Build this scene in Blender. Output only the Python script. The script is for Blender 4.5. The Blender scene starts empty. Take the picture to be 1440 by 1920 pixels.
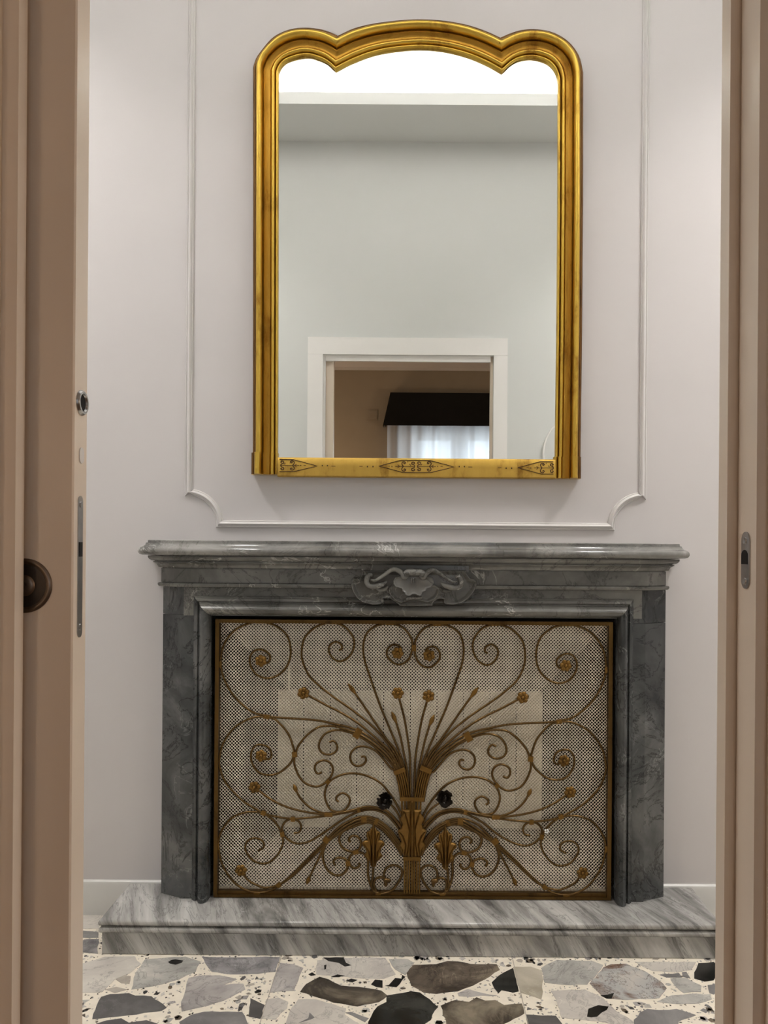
import bpy, math, random
import numpy as np
from mathutils import Vector, Matrix

random.seed(7)
SC = bpy.context.scene
COL = SC.collection

# ------------------------------------------------------------------ camera
F = 1500.0                    # focal length in pixels of the 1440x1920 frame
CX, CY = 775.0, 1020.0        # optical axis in the frame (lens shift)
ROLL = math.radians(0.43)
H = 1.195                     # lens height
D = 2.57                      # chimney wall distance
cd = bpy.data.cameras.new('camera')
cam = bpy.data.objects.new('camera', cd); COL.objects.link(cam)
cam.matrix_world = Matrix.Translation((0, 0, H)) @ Matrix.Rotation(math.pi/2, 4, 'X') @ Matrix.Rotation(ROLL, 4, 'Z')
cd.sensor_fit = 'VERTICAL'; cd.sensor_height = 36.0; cd.sensor_width = 27.0
cd.lens = F/1920*36
cd.shift_x = (720-CX)/1920; cd.shift_y = (CY-960)/1920
cd.clip_start = 0.02
SC.camera = cam

# ------------------------------------------------------------------ world, exposure
w = bpy.data.worlds.new('daylight'); SC.world = w; w.use_nodes = True
w.node_tree.nodes['Background'].inputs[0].default_value = (0.80, 0.90, 1.0, 1)
w.node_tree.nodes['Background'].inputs[1].default_value = 3.1
SC.view_settings.view_transform = 'Standard'
SC.view_settings.look = 'None'
SC.view_settings.gamma = 1.0
SC.view_settings.use_curve_mapping = False
SC.view_settings.exposure = 0.0
COVE_STRENGTH = 66.0          # LED strips in the doorway cove and the added chimney wall cove
SPOT_POWER = 19.0             # flush ceiling lamps further along the passage, one added as fill
LAMP_POWER = 22.0             # warm floor lamps in the room behind the camera, one added as fill

# ------------------------------------------------------------------ pixel <-> place
cr, sr = math.cos(ROLL), math.sin(ROLL)
def uv(px, py):
    u, v = px-CX, py-CY
    return u*cr+v*sr, -u*sr+v*cr
def UP(px, py, Y):            # photo pixel -> point at depth Y
    u, v = uv(px, py)
    return Vector((u*Y/F, Y, H-v*Y/F))
def FL(px, py, Z=0.0):        # photo pixel -> point on the floor
    u, v = uv(px, py)
    Y = (H-Z)*F/v
    return Vector((u*Y/F, Y, Z))
def MX(px, py, Y):            # pixel seen in the mirror -> real point, Y = its real depth
    d = 2*(D-0.022)-Y
    p = UP(px, py, d)
    return Vector((p.x, Y, p.z))

# ------------------------------------------------------------------ materials
def new_mat(name):
    m = bpy.data.materials.new(name); m.use_nodes = True
    nt = m.node_tree
    return m, nt, nt.nodes['Principled BSDF']
def N(nt, t, **kw):
    n = nt.nodes.new(t)
    for k, v in kw.items():
        if k in n.inputs.keys(): n.inputs[k].default_value = v
        else: setattr(n, k, v)
    return n
def ramp(nt, stops, src):
    r = nt.nodes.new('ShaderNodeValToRGB')
    e = r.color_ramp.elements
    while len(e) > 1: e.remove(e[-1])
    e[0].position = stops[0][0]; e[0].color = (*stops[0][1], 1)
    for p, c in stops[1:]:
        x = e.new(p); x.color = (*c, 1)
    nt.links.new(src, r.inputs[0])
    return r
def plain(name, col, rough=0.5, metal=0.0, var=0.04, scale=6.0, bump=0.0, bscale=200.0):
    m, nt, b = new_mat(name)
    tc = N(nt, 'ShaderNodeTexCoord')
    n = N(nt, 'ShaderNodeTexNoise', Scale=scale, Detail=4.0)
    nt.links.new(tc.outputs['Object'], n.inputs['Vector'])
    lo = tuple(c*(1-var) for c in col); hi = tuple(min(1, c*(1+var)) for c in col)
    r = ramp(nt, [(0.3, lo), (0.7, hi)], n.outputs['Fac'])
    nt.links.new(r.outputs[0], b.inputs['Base Color'])
    b.inputs['Roughness'].default_value = rough
    b.inputs['Metallic'].default_value = metal
    if bump:
        n2 = N(nt, 'ShaderNodeTexNoise', Scale=bscale, Detail=3.0)
        nt.links.new(tc.outputs['Object'], n2.inputs['Vector'])
        bp = N(nt, 'ShaderNodeBump', Strength=bump, Distance=0.002)
        nt.links.new(n2.outputs['Fac'], bp.inputs['Height'])
        nt.links.new(bp.outputs[0], b.inputs['Normal'])
    return m
def marble(name, dark, mid, light, vein, rough=0.2, scale=4.0, stretch=(1, 1, 1), rot=(0, 0, 0), veins=0.5, dveins=0.0, vscale=2.2, bed=None):
    m, nt, b = new_mat(name)
    L = nt.links.new
    tc = N(nt, 'ShaderNodeTexCoord')
    mp = N(nt, 'ShaderNodeMapping'); L(tc.outputs['Object'], mp.inputs[0])
    mp.inputs['Rotation'].default_value = rot; mp.inputs['Scale'].default_value = stretch
    src = mp.outputs[0]
    if bed:                       # streaks: compress the pattern across the bedding planes
        nrm_, kk = bed
        dt = N(nt, 'ShaderNodeVectorMath', operation='DOT_PRODUCT'); L(src, dt.inputs[0]); dt.inputs[1].default_value = nrm_
        sc_ = N(nt, 'ShaderNodeVectorMath', operation='SCALE'); sc_.inputs[0].default_value = tuple(x*kk for x in nrm_); L(dt.outputs['Value'], sc_.inputs['Scale'])
        a_ = N(nt, 'ShaderNodeVectorMath', operation='ADD'); L(src, a_.inputs[0]); L(sc_.outputs[0], a_.inputs[1]); src = a_.outputs[0]
    oi = N(nt, 'ShaderNodeObjectInfo')
    ad = N(nt, 'ShaderNodeVectorMath', operation='ADD'); L(src, ad.inputs[0])
    ml = N(nt, 'ShaderNodeMath', operation='MULTIPLY'); L(oi.outputs['Random'], ml.inputs[0]); ml.inputs[1].default_value = 37.0
    L(ml.outputs[0], ad.inputs[1])
    n1 = N(nt, 'ShaderNodeTexNoise', Scale=scale, Detail=8.0, Roughness=0.62, Distortion=0.6); L(ad.outputs[0], n1.inputs['Vector'])
    base = ramp(nt, [(0.34, dark), (0.5, mid), (0.67, light)], n1.outputs['Fac'])
    # distorted thin veins
    n2 = N(nt, 'ShaderNodeTexNoise', Scale=scale*vscale*0.6, Detail=5.0, Roughness=0.6, Distortion=1.2); L(ad.outputs[0], n2.inputs['Vector'])
    s = N(nt, 'ShaderNodeMath', operation='SUBTRACT'); L(n2.outputs['Fac'], s.inputs[0]); s.inputs[1].default_value = 0.5
    a = N(nt, 'ShaderNodeMath', operation='ABSOLUTE'); L(s.outputs[0], a.inputs[0])
    vr = ramp(nt, [(0.0, (1, 1, 1)), (0.012, (0, 0, 0))], a.outputs[0])
    n3 = N(nt, 'ShaderNodeTexNoise', Scale=scale*0.9, Detail=2.0); L(ad.outputs[0], n3.inputs['Vector'])
    br = ramp(nt, [(0.5, (0, 0, 0)), (0.62, (1, 1, 1))], n3.outputs['Fac'])
    mu = N(nt, 'ShaderNodeMath', operation='MULTIPLY'); L(vr.outputs[0], mu.inputs[0]); L(br.outputs[0], mu.inputs[1])
    mk = N(nt, 'ShaderNodeMath', operation='MULTIPLY'); L(mu.outputs[0], mk.inputs[0]); mk.inputs[1].default_value = veins
    mx = N(nt, 'ShaderNodeMix', data_type='RGBA'); L(mk.outputs[0], mx.inputs[0]); L(base.outputs[0], mx.inputs[6]); mx.inputs[7].default_value = (*vein, 1)
    out = mx.outputs[2]
    if dveins:
        n4 = N(nt, 'ShaderNodeTexNoise', Scale=scale*1.1, Detail=6.0, Roughness=0.65, Distortion=2.0); L(ad.outputs[0], n4.inputs['Vector'])
        s4 = N(nt, 'ShaderNodeMath', operation='SUBTRACT'); L(n4.outputs['Fac'], s4.inputs[0]); s4.inputs[1].default_value = 0.47
        a4 = N(nt, 'ShaderNodeMath', operation='ABSOLUTE'); L(s4.outputs[0], a4.inputs[0])
        r4 = ramp(nt, [(0.0, (1, 1, 1)), (0.02, (0, 0, 0))], a4.outputs[0])
        k4 = N(nt, 'ShaderNodeMath', operation='MULTIPLY'); L(r4.outputs[0], k4.inputs[0]); k4.inputs[1].default_value = dveins
        x4 = N(nt, 'ShaderNodeMix', data_type='RGBA'); L(k4.outputs[0], x4.inputs[0]); L(out, x4.inputs[6]); x4.inputs[7].default_value = (dark[0]*.35, dark[1]*.35, dark[2]*.35, 1)
        out = x4.outputs[2]
    L(out, b.inputs['Base Color'])
    rr = ramp(nt, [(0.3, (rough*.8,)*3), (0.7, (rough*1.35,)*3)], n1.outputs['Fac'])
    L(rr.outputs[0], b.inputs['Roughness'])
    return m
def gold(name, base, dark, rough=0.33, amt=0.5, metal=1.0):
    m, nt, b = new_mat(name); L = nt.links.new
    tc = N(nt, 'ShaderNodeTexCoord')
    mp = N(nt, 'ShaderNodeMapping'); L(tc.outputs['Object'], mp.inputs[0]); mp.inputs['Scale'].default_value = (1, 1, 0.35)
    n = N(nt, 'ShaderNodeTexNoise', Scale=14.0, Detail=8.0, Roughness=0.7); L(mp.outputs[0], n.inputs['Vector'])
    r = ramp(nt, [(0.32, dark), (0.32+0.3*amt, base), (0.8, tuple(min(1, c*1.15) for c in base))], n.outputs['Fac'])
    L(r.outputs[0], b.inputs['Base Color'])
    b.inputs['Metallic'].default_value = metal
    r2 = ramp(nt, [(0.3, (rough*1.5,)*3), (0.7, (rough*.85,)*3)], n.outputs['Fac']); L(r2.outputs[0], b.inputs['Roughness'])
    n2 = N(nt, 'ShaderNodeTexNoise', Scale=90.0, Detail=4.0); L(tc.outputs['Object'], n2.inputs['Vector'])
    bp = N(nt, 'ShaderNodeBump', Strength=0.12, Distance=0.002); L(n2.outputs['Fac'], bp.inputs['Height']); L(bp.outputs[0], b.inputs['Normal'])
    return m
def emit(name, col, s):
    m, nt, b = new_mat(name)
    b.inputs['Base Color'].default_value = (0.9, 0.9, 0.9, 1)
    b.inputs['Emission Color'].default_value = (*col, 1)
    b.inputs['Emission Strength'].default_value = s
    return m

M = {}
M['wall'] = plain('pale_grey_wall_paint', (0.70, 0.668, 0.664), 0.55, var=0.02, scale=2.0, bump=0.05, bscale=260)
M['wall_door'] = plain('pale_green_grey_paint', (0.745, 0.765, 0.75), 0.6, var=0.015, scale=2.0)
M['ceil'] = plain('white_ceiling_paint', (0.88, 0.87, 0.85), 0.8, var=0.01)
M['trim'] = plain('white_moulding_paint', (0.78, 0.755, 0.74), 0.4, var=0.02)
M['base'] = plain('white_baseboard_paint', (0.72, 0.71, 0.68), 0.35, var=0.02)
M['casing'] = plain('white_satin_casing_paint', (0.94, 0.93, 0.91), 0.35, var=0.01)
M['door'] = plain('cream_satin_door_paint', (0.83, 0.72, 0.60), 0.3, var=0.02, bump=0.04, bscale=400)
M['taupe'] = plain('taupe_wall_paint', (0.41, 0.35, 0.265), 0.7, var=0.03)
M['parquet'] = plain('brown_wood_floor', (0.25, 0.15, 0.08), 0.35, var=0.2, scale=9)
M['firebox'] = plain('black_firebox', (0.018, 0.015, 0.013), 0.9, var=0.3)  # even near-black, also on the radiator's back panel and feet
M['marble_mid'] = marble('grey_bardiglio_marble', (0.095, 0.093, 0.085), (0.165, 0.162, 0.150), (0.26, 0.255, 0.235), (0.55, 0.54, 0.50), 0.15, 3.2, veins=0.7, dveins=0.55)
M['marble_dark'] = marble('dark_bardiglio_marble', (0.032, 0.035, 0.036), (0.072, 0.076, 0.076), (0.150, 0.152, 0.148), (0.34, 0.35, 0.34), 0.16, 4.2, veins=0.55, dveins=0.8)
M['marble_shelf'] = marble('pale_grey_veined_marble', (0.13, 0.128, 0.12), (0.24, 0.235, 0.22), (0.36, 0.35, 0.33), (0.70, 0.69, 0.66), 0.12, 4.0, veins=0.8, dveins=0.4)
M['marble_hearth'] = marble('streaked_grey_marble', (0.13, 0.128, 0.123), (0.40, 0.39, 0.37), (0.66, 0.65, 0.62), (0.78, 0.77, 0.74), 0.16, 1.9, veins=0.35, dveins=0.5, bed=((.82, .32, .47), 7.0))
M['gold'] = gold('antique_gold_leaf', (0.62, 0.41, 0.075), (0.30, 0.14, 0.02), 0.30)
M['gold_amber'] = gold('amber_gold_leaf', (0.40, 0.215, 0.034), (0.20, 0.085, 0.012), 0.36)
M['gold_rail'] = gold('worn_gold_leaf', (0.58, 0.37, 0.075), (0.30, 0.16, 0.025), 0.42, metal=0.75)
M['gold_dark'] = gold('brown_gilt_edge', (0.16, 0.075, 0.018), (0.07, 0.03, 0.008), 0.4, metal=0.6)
M['engrave'] = plain('dark_engraved_line', (0.05, 0.018, 0.006), 0.8)
M['bronze'] = gold('antique_bronze_iron', (0.21, 0.112, 0.026), (0.095, 0.050, 0.013), 0.40, metal=0.8)
M['bronze_dark'] = gold('dark_bronze_iron', (0.135, 0.080, 0.030), (0.062, 0.037, 0.015), 0.27, metal=0.92)
M['bronze_frame'] = gold('dull_bronze_frame', (0.13, 0.072, 0.020), (0.06, 0.033, 0.010), 0.34, metal=0.85)
M['rose'] = plain('blackened_iron', (0.020, 0.015, 0.011), 0.34, 0.6, var=0.3, scale=60)
M['mesh'] = plain('cream_perforated_sheet', (0.82, 0.745, 0.61), 0.4, var=0.05)
M['radiator'] = plain('cream_radiator_enamel', (0.60, 0.54, 0.415), 0.4, var=0.03)
M['steel'] = plain('brushed_steel', (0.42, 0.42, 0.42), 0.3, 1.0, var=0.1, scale=40)
M['steel_dark'] = plain('dark_metal', (0.03, 0.03, 0.03), 0.35, 0.8)
M['pewter'] = plain('bronzed_pewter', (0.20, 0.155, 0.12), 0.38, 0.9, var=0.15, scale=30)
M['pewter_dark'] = plain('dark_bronzed_pewter', (0.055, 0.045, 0.038), 0.45, 0.7, var=0.2, scale=30)
M['black'] = plain('matte_black', (0.006, 0.006, 0.006), 0.9)
M['valance'] = plain('black_damask', (0.003, 0.0026, 0.0026), 0.9, var=0.6, scale=14)
M['cement'] = plain('cream_terrazzo_cement', (0.90, 0.825, 0.69), 0.16, var=0.07, scale=30)
M['led'] = emit('led_strip', (1.0, 0.965, 0.94), COVE_STRENGTH)
M['bulb'] = emit('lit_bulb', (1.0, 0.62, 0.34), 6.0)
m, nt, b = new_mat('silvered_mirror_glass')
b.inputs['Metallic'].default_value = 1; b.inputs['Roughness'].default_value = 0.0
tc = N(nt, 'ShaderNodeTexCoord'); nn = N(nt, 'ShaderNodeTexNoise', Scale=3.0)
nt.links.new(tc.outputs['Object'], nn.inputs['Vector'])
rr = ramp(nt, [(0.3, (0.935, 0.955, 0.93)), (0.7, (0.95, 0.965, 0.945))], nn.outputs['Fac'])
nt.links.new(rr.outputs[0], b.inputs['Base Color'])
M['mirror'] = m
m, nt, b = new_mat('sheer_white_voile')
tl = N(nt, 'ShaderNodeBsdfTranslucent'); tl.inputs[0].default_value = (0.9, 0.92, 0.95, 1)
tr = N(nt, 'ShaderNodeBsdfTransparent'); tr.inputs[0].default_value = (0.95, 0.97, 1, 1)
df = N(nt, 'ShaderNodeBsdfDiffuse'); df.inputs[0].default_value = (0.85, 0.86, 0.88, 1)
mx1 = N(nt, 'ShaderNodeMixShader'); mx1.inputs[0].default_value = 0.25
mx2 = N(nt, 'ShaderNodeMixShader'); mx2.inputs[0].default_value = 0.09
nt.links.new(tl.outputs[0], mx1.inputs[1]); nt.links.new(df.outputs[0], mx1.inputs[2])
nt.links.new(mx1.outputs[0], mx2.inputs[1]); nt.links.new(tr.outputs[0], mx2.inputs[2])
nt.links.new(mx2.outputs[0], nt.nodes['Material Output'].inputs[0])
M['voile'] = m
m, nt, b = new_mat('window_glass')
gl = N(nt, 'ShaderNodeBsdfGlossy'); gl.inputs[1].default_value = 0.02
tr = N(nt, 'ShaderNodeBsdfTransparent')
mx1 = N(nt, 'ShaderNodeMixShader'); mx1.inputs[0].default_value = 0.06
nt.links.new(tr.outputs[0], mx1.inputs[1]); nt.links.new(gl.outputs[0], mx1.inputs[2]); nt.links.new(mx1.outputs[0], nt.nodes['Material Output'].inputs[0])
M['glass'] = m
STONE = {
 'pale':  ((0.52, 0.48, 0.44), (0.62, 0.58, 0.52), (0.72, 0.68, 0.60)),
 'lgrey': ((0.33, 0.32, 0.295), (0.48, 0.465, 0.425), (0.64, 0.61, 0.55)),
 'lilac': ((0.27, 0.25, 0.24), (0.42, 0.39, 0.37), (0.55, 0.515, 0.48)),
 'veined': ((0.14, 0.135, 0.14), (0.30, 0.285, 0.285), (0.40, 0.385, 0.38)),
 'mgrey': ((0.17, 0.165, 0.16), (0.23, 0.22, 0.215), (0.30, 0.29, 0.28)),
 'dgrey': ((0.075, 0.073, 0.072), (0.105, 0.10, 0.098), (0.15, 0.145, 0.14)),
 'black': ((0.008, 0.008, 0.008), (0.013, 0.013, 0.012), (0.035, 0.034, 0.032)),
 'bgreen': ((0.010, 0.010, 0.009), (0.022, 0.023, 0.021), (0.055, 0.056, 0.05)),
 'brown': ((0.05, 0.038, 0.028), (0.14, 0.112, 0.085), (0.36, 0.29, 0.20)),
 'dbrown': ((0.018, 0.015, 0.011), (0.07, 0.058, 0.045), (0.27, 0.23, 0.17)),
 'beige': ((0.38, 0.34, 0.26), (0.50, 0.45, 0.36), (0.60, 0.55, 0.44)),
 'tan':   ((0.36, 0.32, 0.27), (0.45, 0.40, 0.34), (0.55, 0.50, 0.43)),
}
for k, (a, b_, c) in STONE.items():
    M['st_'+k] = marble('terrazzo_stone_'+k, a, b_, c, tuple(min(1, x*1.25) for x in c), 0.13, 6.5, veins=0.5, dveins=0.45 if k in ('pale', 'veined', 'lgrey', 'lilac', 'brown') else 0.0)
M['st_breccia'] = marble('terrazzo_stone_breccia', (0.16, 0.085, 0.05), (0.46, 0.45, 0.43), (0.60, 0.56, 0.50), (0.20, 0.09, 0.05), 0.13, 9.0, veins=0.8, dveins=0.7)

# ------------------------------------------------------------------ mesh helpers
class MB:
    def __init__(s): s.v = []; s.f = []; s.mi = []
    def add(s, vs, fs, mi=0):
        o = len(s.v); s.v += [tuple(p) for p in vs]; s.f += [tuple(i+o for i in f) for f in fs]; s.mi += [mi]*len(fs)
        return s
    def box(s, x0, x1, y0, y1, z0, z1, mi=0):
        if x0 > x1: x0, x1 = x1, x0
        if y0 > y1: y0, y1 = y1, y0
        if z0 > z1: z0, z1 = z1, z0
        vs = [(x, y, z) for z in (z0, z1) for y in (y0, y1) for x in (x0, x1)]
        return s.add(vs, [(0, 2, 3, 1), (4, 5, 7, 6), (0, 1, 5, 4), (2, 6, 7, 3), (0, 4, 6, 2), (1, 3, 7, 5)], mi)
    def obox(s, c, ax, half):         # oriented box, ax = three unit vectors
        c = Vector(c); vs = []
        for k in (-1, 1):
            for j in (-1, 1):
                for i in (-1, 1):
                    vs.append(c+ax[0]*half[0]*i+ax[1]*half[1]*j+ax[2]*half[2]*k)
        return s.add(vs, [(0, 2, 3, 1), (4, 5, 7, 6), (0, 1, 5, 4), (2, 6, 7, 3), (0, 4, 6, 2), (1, 3, 7, 5)])
    def loft(s, rows, closed=False, caps=False):   # rows of equal length
        n = len(rows[0]); vs = [p for r in rows for p in r]; fs = []
        R = len(rows)
        for i in range(R-1):
            for j in range(n if closed else n-1):
                k = (j+1) % n
                fs.append((i*n+j, i*n+k, (i+1)*n+k, (i+1)*n+j))
        if caps:
            fs.append(tuple(range(n))[::-1]); fs.append(tuple((R-1)*n+j for j in range(n)))
        return s.add(vs, fs)
    def tube(s, pts, rad, sides=8, caps=True, flat=1.0):
        pts = [Vector(p) for p in pts]; n = len(pts)
        if not hasattr(rad, '__len__'): rad = [rad]*n
        rows = []; up = Vector((0, -1, 0))
        for i, p in enumerate(pts):
            t = (pts[min(i+1, n-1)]-pts[max(i-1, 0)])
            if t.length < 1e-9: t = Vector((0, 0, 1))
            t.normalize()
            a = t.cross(up)
            if a.length < 1e-3: a = Vector((1, 0, 0))
            a.normalize(); bb = a.cross(t).normalized()
            rows.append([p+a*math.cos(q)*rad[i]+bb*math.sin(q)*rad[i]*flat for q in [2*math.pi*k/sides for k in range(sides)]])
        return s.loft(rows, True, caps)
    def prism(s, poly, vec, mi=0):     # polygon extruded by vec
        n = len(poly); vec = Vector(vec)
        vs = [Vector(p) for p in poly]+[Vector(p)+vec for p in poly]
        fs = [tuple(range(n)), tuple(range(2*n-1, n-1, -1))]+[(i, (i+1) % n+0, (i+1) % n+n, i+n) for i in range(n)]
        return s.add(vs, fs, mi)
    def ball(s, c, r, su=8, sv=6, ax=None):
        c = Vector(c); rows = []
        for i in range(sv+1):
            th = math.pi*i/sv; row = []
            for j in range(su):
                ph = 2*math.pi*j/su
                q = Vector((math.sin(th)*math.cos(ph)*r[0], math.cos(th)*r[1], math.sin(th)*math.sin(ph)*r[2]))
                if ax: q = ax[0]*q.x+ax[1]*q.y+ax[2]*q.z
                row.append(c+q)
            rows.append(row)
        return s.loft(rows, True)
    def disc_lathe(s, c, prof, axis='y', seg=32):   # prof = [(r, h)], h along -axis for y
        rows = []
        for r, h in prof:
            row = []
            for k in range(seg):
                a = 2*math.pi*k/seg
                if axis == 'y': row.append((c[0]+r*math.cos(a), c[1]-h, c[2]+r*math.sin(a)))
                elif axis == 'x': row.append((c[0]+h, c[1]+r*math.cos(a), c[2]+r*math.sin(a)))
                elif axis == '-x': row.append((c[0]-h, c[1]+r*math.cos(a), c[2]+r*math.sin(a)))
                else: row.append((c[0]+r*math.cos(a), c[1]+r*math.sin(a), c[2]+h))
            rows.append(row)
        return s.loft(rows, True, True)
    def build(s, name, mat, parent=None, smooth=None, fix=True):
        me = bpy.data.meshes.new(name)
        off = Vector((0, 0, 0))
        p = parent
        while p is not None: off += p.location; p = p.parent
        me.from_pydata([(x-off.x, y-off.y, z-off.z) for x, y, z in s.v], [], s.f)
        mats = mat if isinstance(mat, (list, tuple)) else [mat]
        for k in mats: me.materials.append(M[k])
        if len(mats) > 1: me.polygons.foreach_set('material_index', s.mi)
        if fix:
            import bmesh
            bm = bmesh.new(); bm.from_mesh(me)
            bmesh.ops.remove_doubles(bm, verts=bm.verts, dist=1e-6)
            bmesh.ops.recalc_face_normals(bm, faces=bm.faces)
            bm.to_mesh(me); bm.free()
        if smooth:
            me.shade_smooth(); me.set_sharp_from_angle(angle=math.radians(smooth))
        me.update()
        o = bpy.data.objects.new(name, me); COL.objects.link(o)
        if parent is not None: o.parent = parent
        return o
def tag(o, label, cat, group=None, kind=None):
    o['label'] = label; o['category'] = cat
    if group: o['group'] = group
    if kind: o['kind'] = kind
    return o
def thing(name, loc, label, cat, group=None, kind=None):
    o = bpy.data.objects.new(name, None); COL.objects.link(o)
    o.location = loc; o.empty_display_size = 0.05
    return tag(o, label, cat, group, kind)
def catmull(P, sub=8):
    P = [np.array(p, float) for p in P]
    if len(P) < 3: sub_pts = [P[0]+(P[1]-P[0])*t for t in np.linspace(0, 1, sub+1)]; return sub_pts
    Q = [2*P[0]-P[1]]+P+[2*P[-1]-P[-2]]
    out = []
    for i in range(1, len(Q)-2):
        p0, p1, p2, p3 = Q[i-1], Q[i], Q[i+1], Q[i+2]
        for k in range(sub):
            t = k/sub
            out.append(0.5*((2*p1)+(-p0+p2)*t+(2*p0-5*p1+4*p2-p3)*t*t+(-p0+3*p1-3*p2+p3)*t**3))
    out.append(P[-1]); return out
def resample(P, n):
    P = np.array(P, float); d = np.r_[0, np.cumsum(np.hypot(*np.diff(P, axis=0).T))]
    t = np.linspace(0, d[-1], n)
    return np.c_[np.interp(t, d, P[:, 0]), np.interp(t, d, P[:, 1])]
def sdist(X, Y, poly):        # signed distance, positive inside
    P = np.array(poly, float); n = len(P); dm = np.full(X.shape, 1e9); ins = np.zeros(X.shape, bool)
    for i in range(n):
        a, b = P[i], P[(i+1) % n]; e = b-a; L2 = (e**2).sum()+1e-12
        t = np.clip(((X-a[0])*e[0]+(Y-a[1])*e[1])/L2, 0, 1)
        dm = np.minimum(dm, np.hypot(X-a[0]-t*e[0], Y-a[1]-t*e[1]))
        c = ((a[1] > Y) != (b[1] > Y)) & (X < (b[0]-a[0])*(Y-a[1])/(b[1]-a[1]+1e-12)+a[0])
        ins ^= c
    return np.where(ins, dm, -dm)
def pdist(X, Y, line):
    P = np.array(line, float); dm = np.full(X.shape, 1e9)
    for i in range(len(P)-1):
        a, b = P[i], P[i+1]; e = b-a; L2 = (e**2).sum()+1e-12
        t = np.clip(((X-a[0])*e[0]+(Y-a[1])*e[1])/L2, 0, 1)
        dm = np.minimum(dm, np.hypot(X-a[0]-t*e[0], Y-a[1]-t*e[1]))
    return dm
def relief(mb, poly, Y, hf, step, to3=None):   # carved relief inside a pixel polygon; hf(X, Y, d) -> height in metres
    P = np.array(poly, float)
    xs = np.arange(P[:, 0].min()-step, P[:, 0].max()+2*step, step); ys = np.arange(P[:, 1].min()-step, P[:, 1].max()+2*step, step)
    X, Yp = np.meshgrid(xs, ys); d = sdist(X, Yp, poly); h = hf(X, Yp, d)
    idx = -np.ones(X.shape, int); vs = []; fs = []
    keep = d > -step*0.75
    for i in range(len(ys)):
        for j in range(len(xs)):
            if keep[i, j]:
                idx[i, j] = len(vs); p = UP(X[i, j], Yp[i, j], Y); vs.append((p.x, Y-(h[i, j] if d[i, j] > 0 else 0), p.z))
    for i in range(len(ys)-1):
        for j in range(len(xs)-1):
            q = (idx[i, j], idx[i, j+1], idx[i+1, j+1], idx[i+1, j])
            if min(q) >= 0: fs.append(q)
    mb.add(vs, fs)
    return mb
def sweep_plan(path, prof):   # plan path (x, y) left to right, profile (outward, z); capped
    P = [Vector(p) for p in path]; n = len(P); rows = []
    mit = []
    for i in range(n):
        def nrm(a, b):
            d = (b-a).normalized(); return Vector((d.y, -d.x))
        if i == 0: m = nrm(P[0], P[1])
        elif i == n-1: m = nrm(P[-2], P[-1])
        else:
            a, b = nrm(P[i-1], P[i]), nrm(P[i], P[i+1]); m = (a+b)/(1+a.dot(b))
        mit.append(m)
    for i in range(n):
        rows.append([(P[i].x+mit[i].x*o, P[i].y+mit[i].y*o, z) for o, z in prof])
    return rows

# ================================================================== THE SETTING
XL, XR = -2.70, 2.90          # passage ends
WY0, WY1 = 0.920, 1.030       # the wall with the doorway
CEIL = 3.56
OX0, OX1 = -0.465, 0.386      # doorway
OZ = 2.153
# chimney wall with the firebox opening
fx0, fx1 = UP(398, 1400, 2.46).x, UP(1152, 1400, 2.46).x
HT = 0.103                    # hearth height
fz1 = UP(775, 1156, 2.46).z
mb = MB()
mb.box(XL, fx0, D, D+.4, -0.05, CEIL).box(fx1, XR, D, D+.4, -0.05, CEIL).box(fx0, fx1, D, D+.4, fz1, CEIL).box(fx0, fx1, D, D+.4, -0.05, HT-.06)
o = mb.build('wall_back', 'wall'); tag(o, 'pale grey painted wall carrying the gilt mirror and marble fireplace', 'wall', kind='structure')
o = MB().box(XL-.1, XL, WY1, D, -.05, CEIL).build('wall_left', 'wall'); tag(o, 'pale grey end wall of the passage beyond the door leaf', 'wall', kind='structure')
o = MB().box(XR, XR+.1, WY1, D, -.05, CEIL).build('wall_right', 'wall'); tag(o, 'pale grey end wall of the passage beyond the strike jamb', 'wall', kind='structure')
# wall with the doorway, two paint faces
yj = 0.975
pL = OX0-0.95
def dwall(y0, y1, pocket):
    m = MB()
    m.box(-2.9, OX0, y0, y1, -.05, CEIL); m.box(OX1+.014, 2.9, y0, y1, -.05, CEIL); m.box(OX0, OX1+.014, y0, y1, OZ, CEIL)
    return m
o = dwall(1.012, WY1, 0).build('wall_front', 'wall_door'); tag(o, 'pale green-grey wall around the doorway, seen in the mirror', 'wall', kind='structure')
o = MB().box(-2.9, OX0-.04, WY0, 0.955, -.05, CEIL).box(OX1+.045, 2.9, WY0, 1.012, -.05, CEIL).box(OX0-.04, OX1+.045, WY0, 0.955, OZ+.04, CEIL).build('wall_front_inner', 'taupe')
tag(o, 'taupe side of the doorway wall, facing the dim room', 'wall', kind='structure')
o = MB().box(XL, XR, WY1, D+.02, CEIL, CEIL+.1).build('ceiling', 'ceil'); tag(o, 'bright white passage ceiling above the lit cove, seen in the mirror', 'ceiling', kind='structure')
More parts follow.
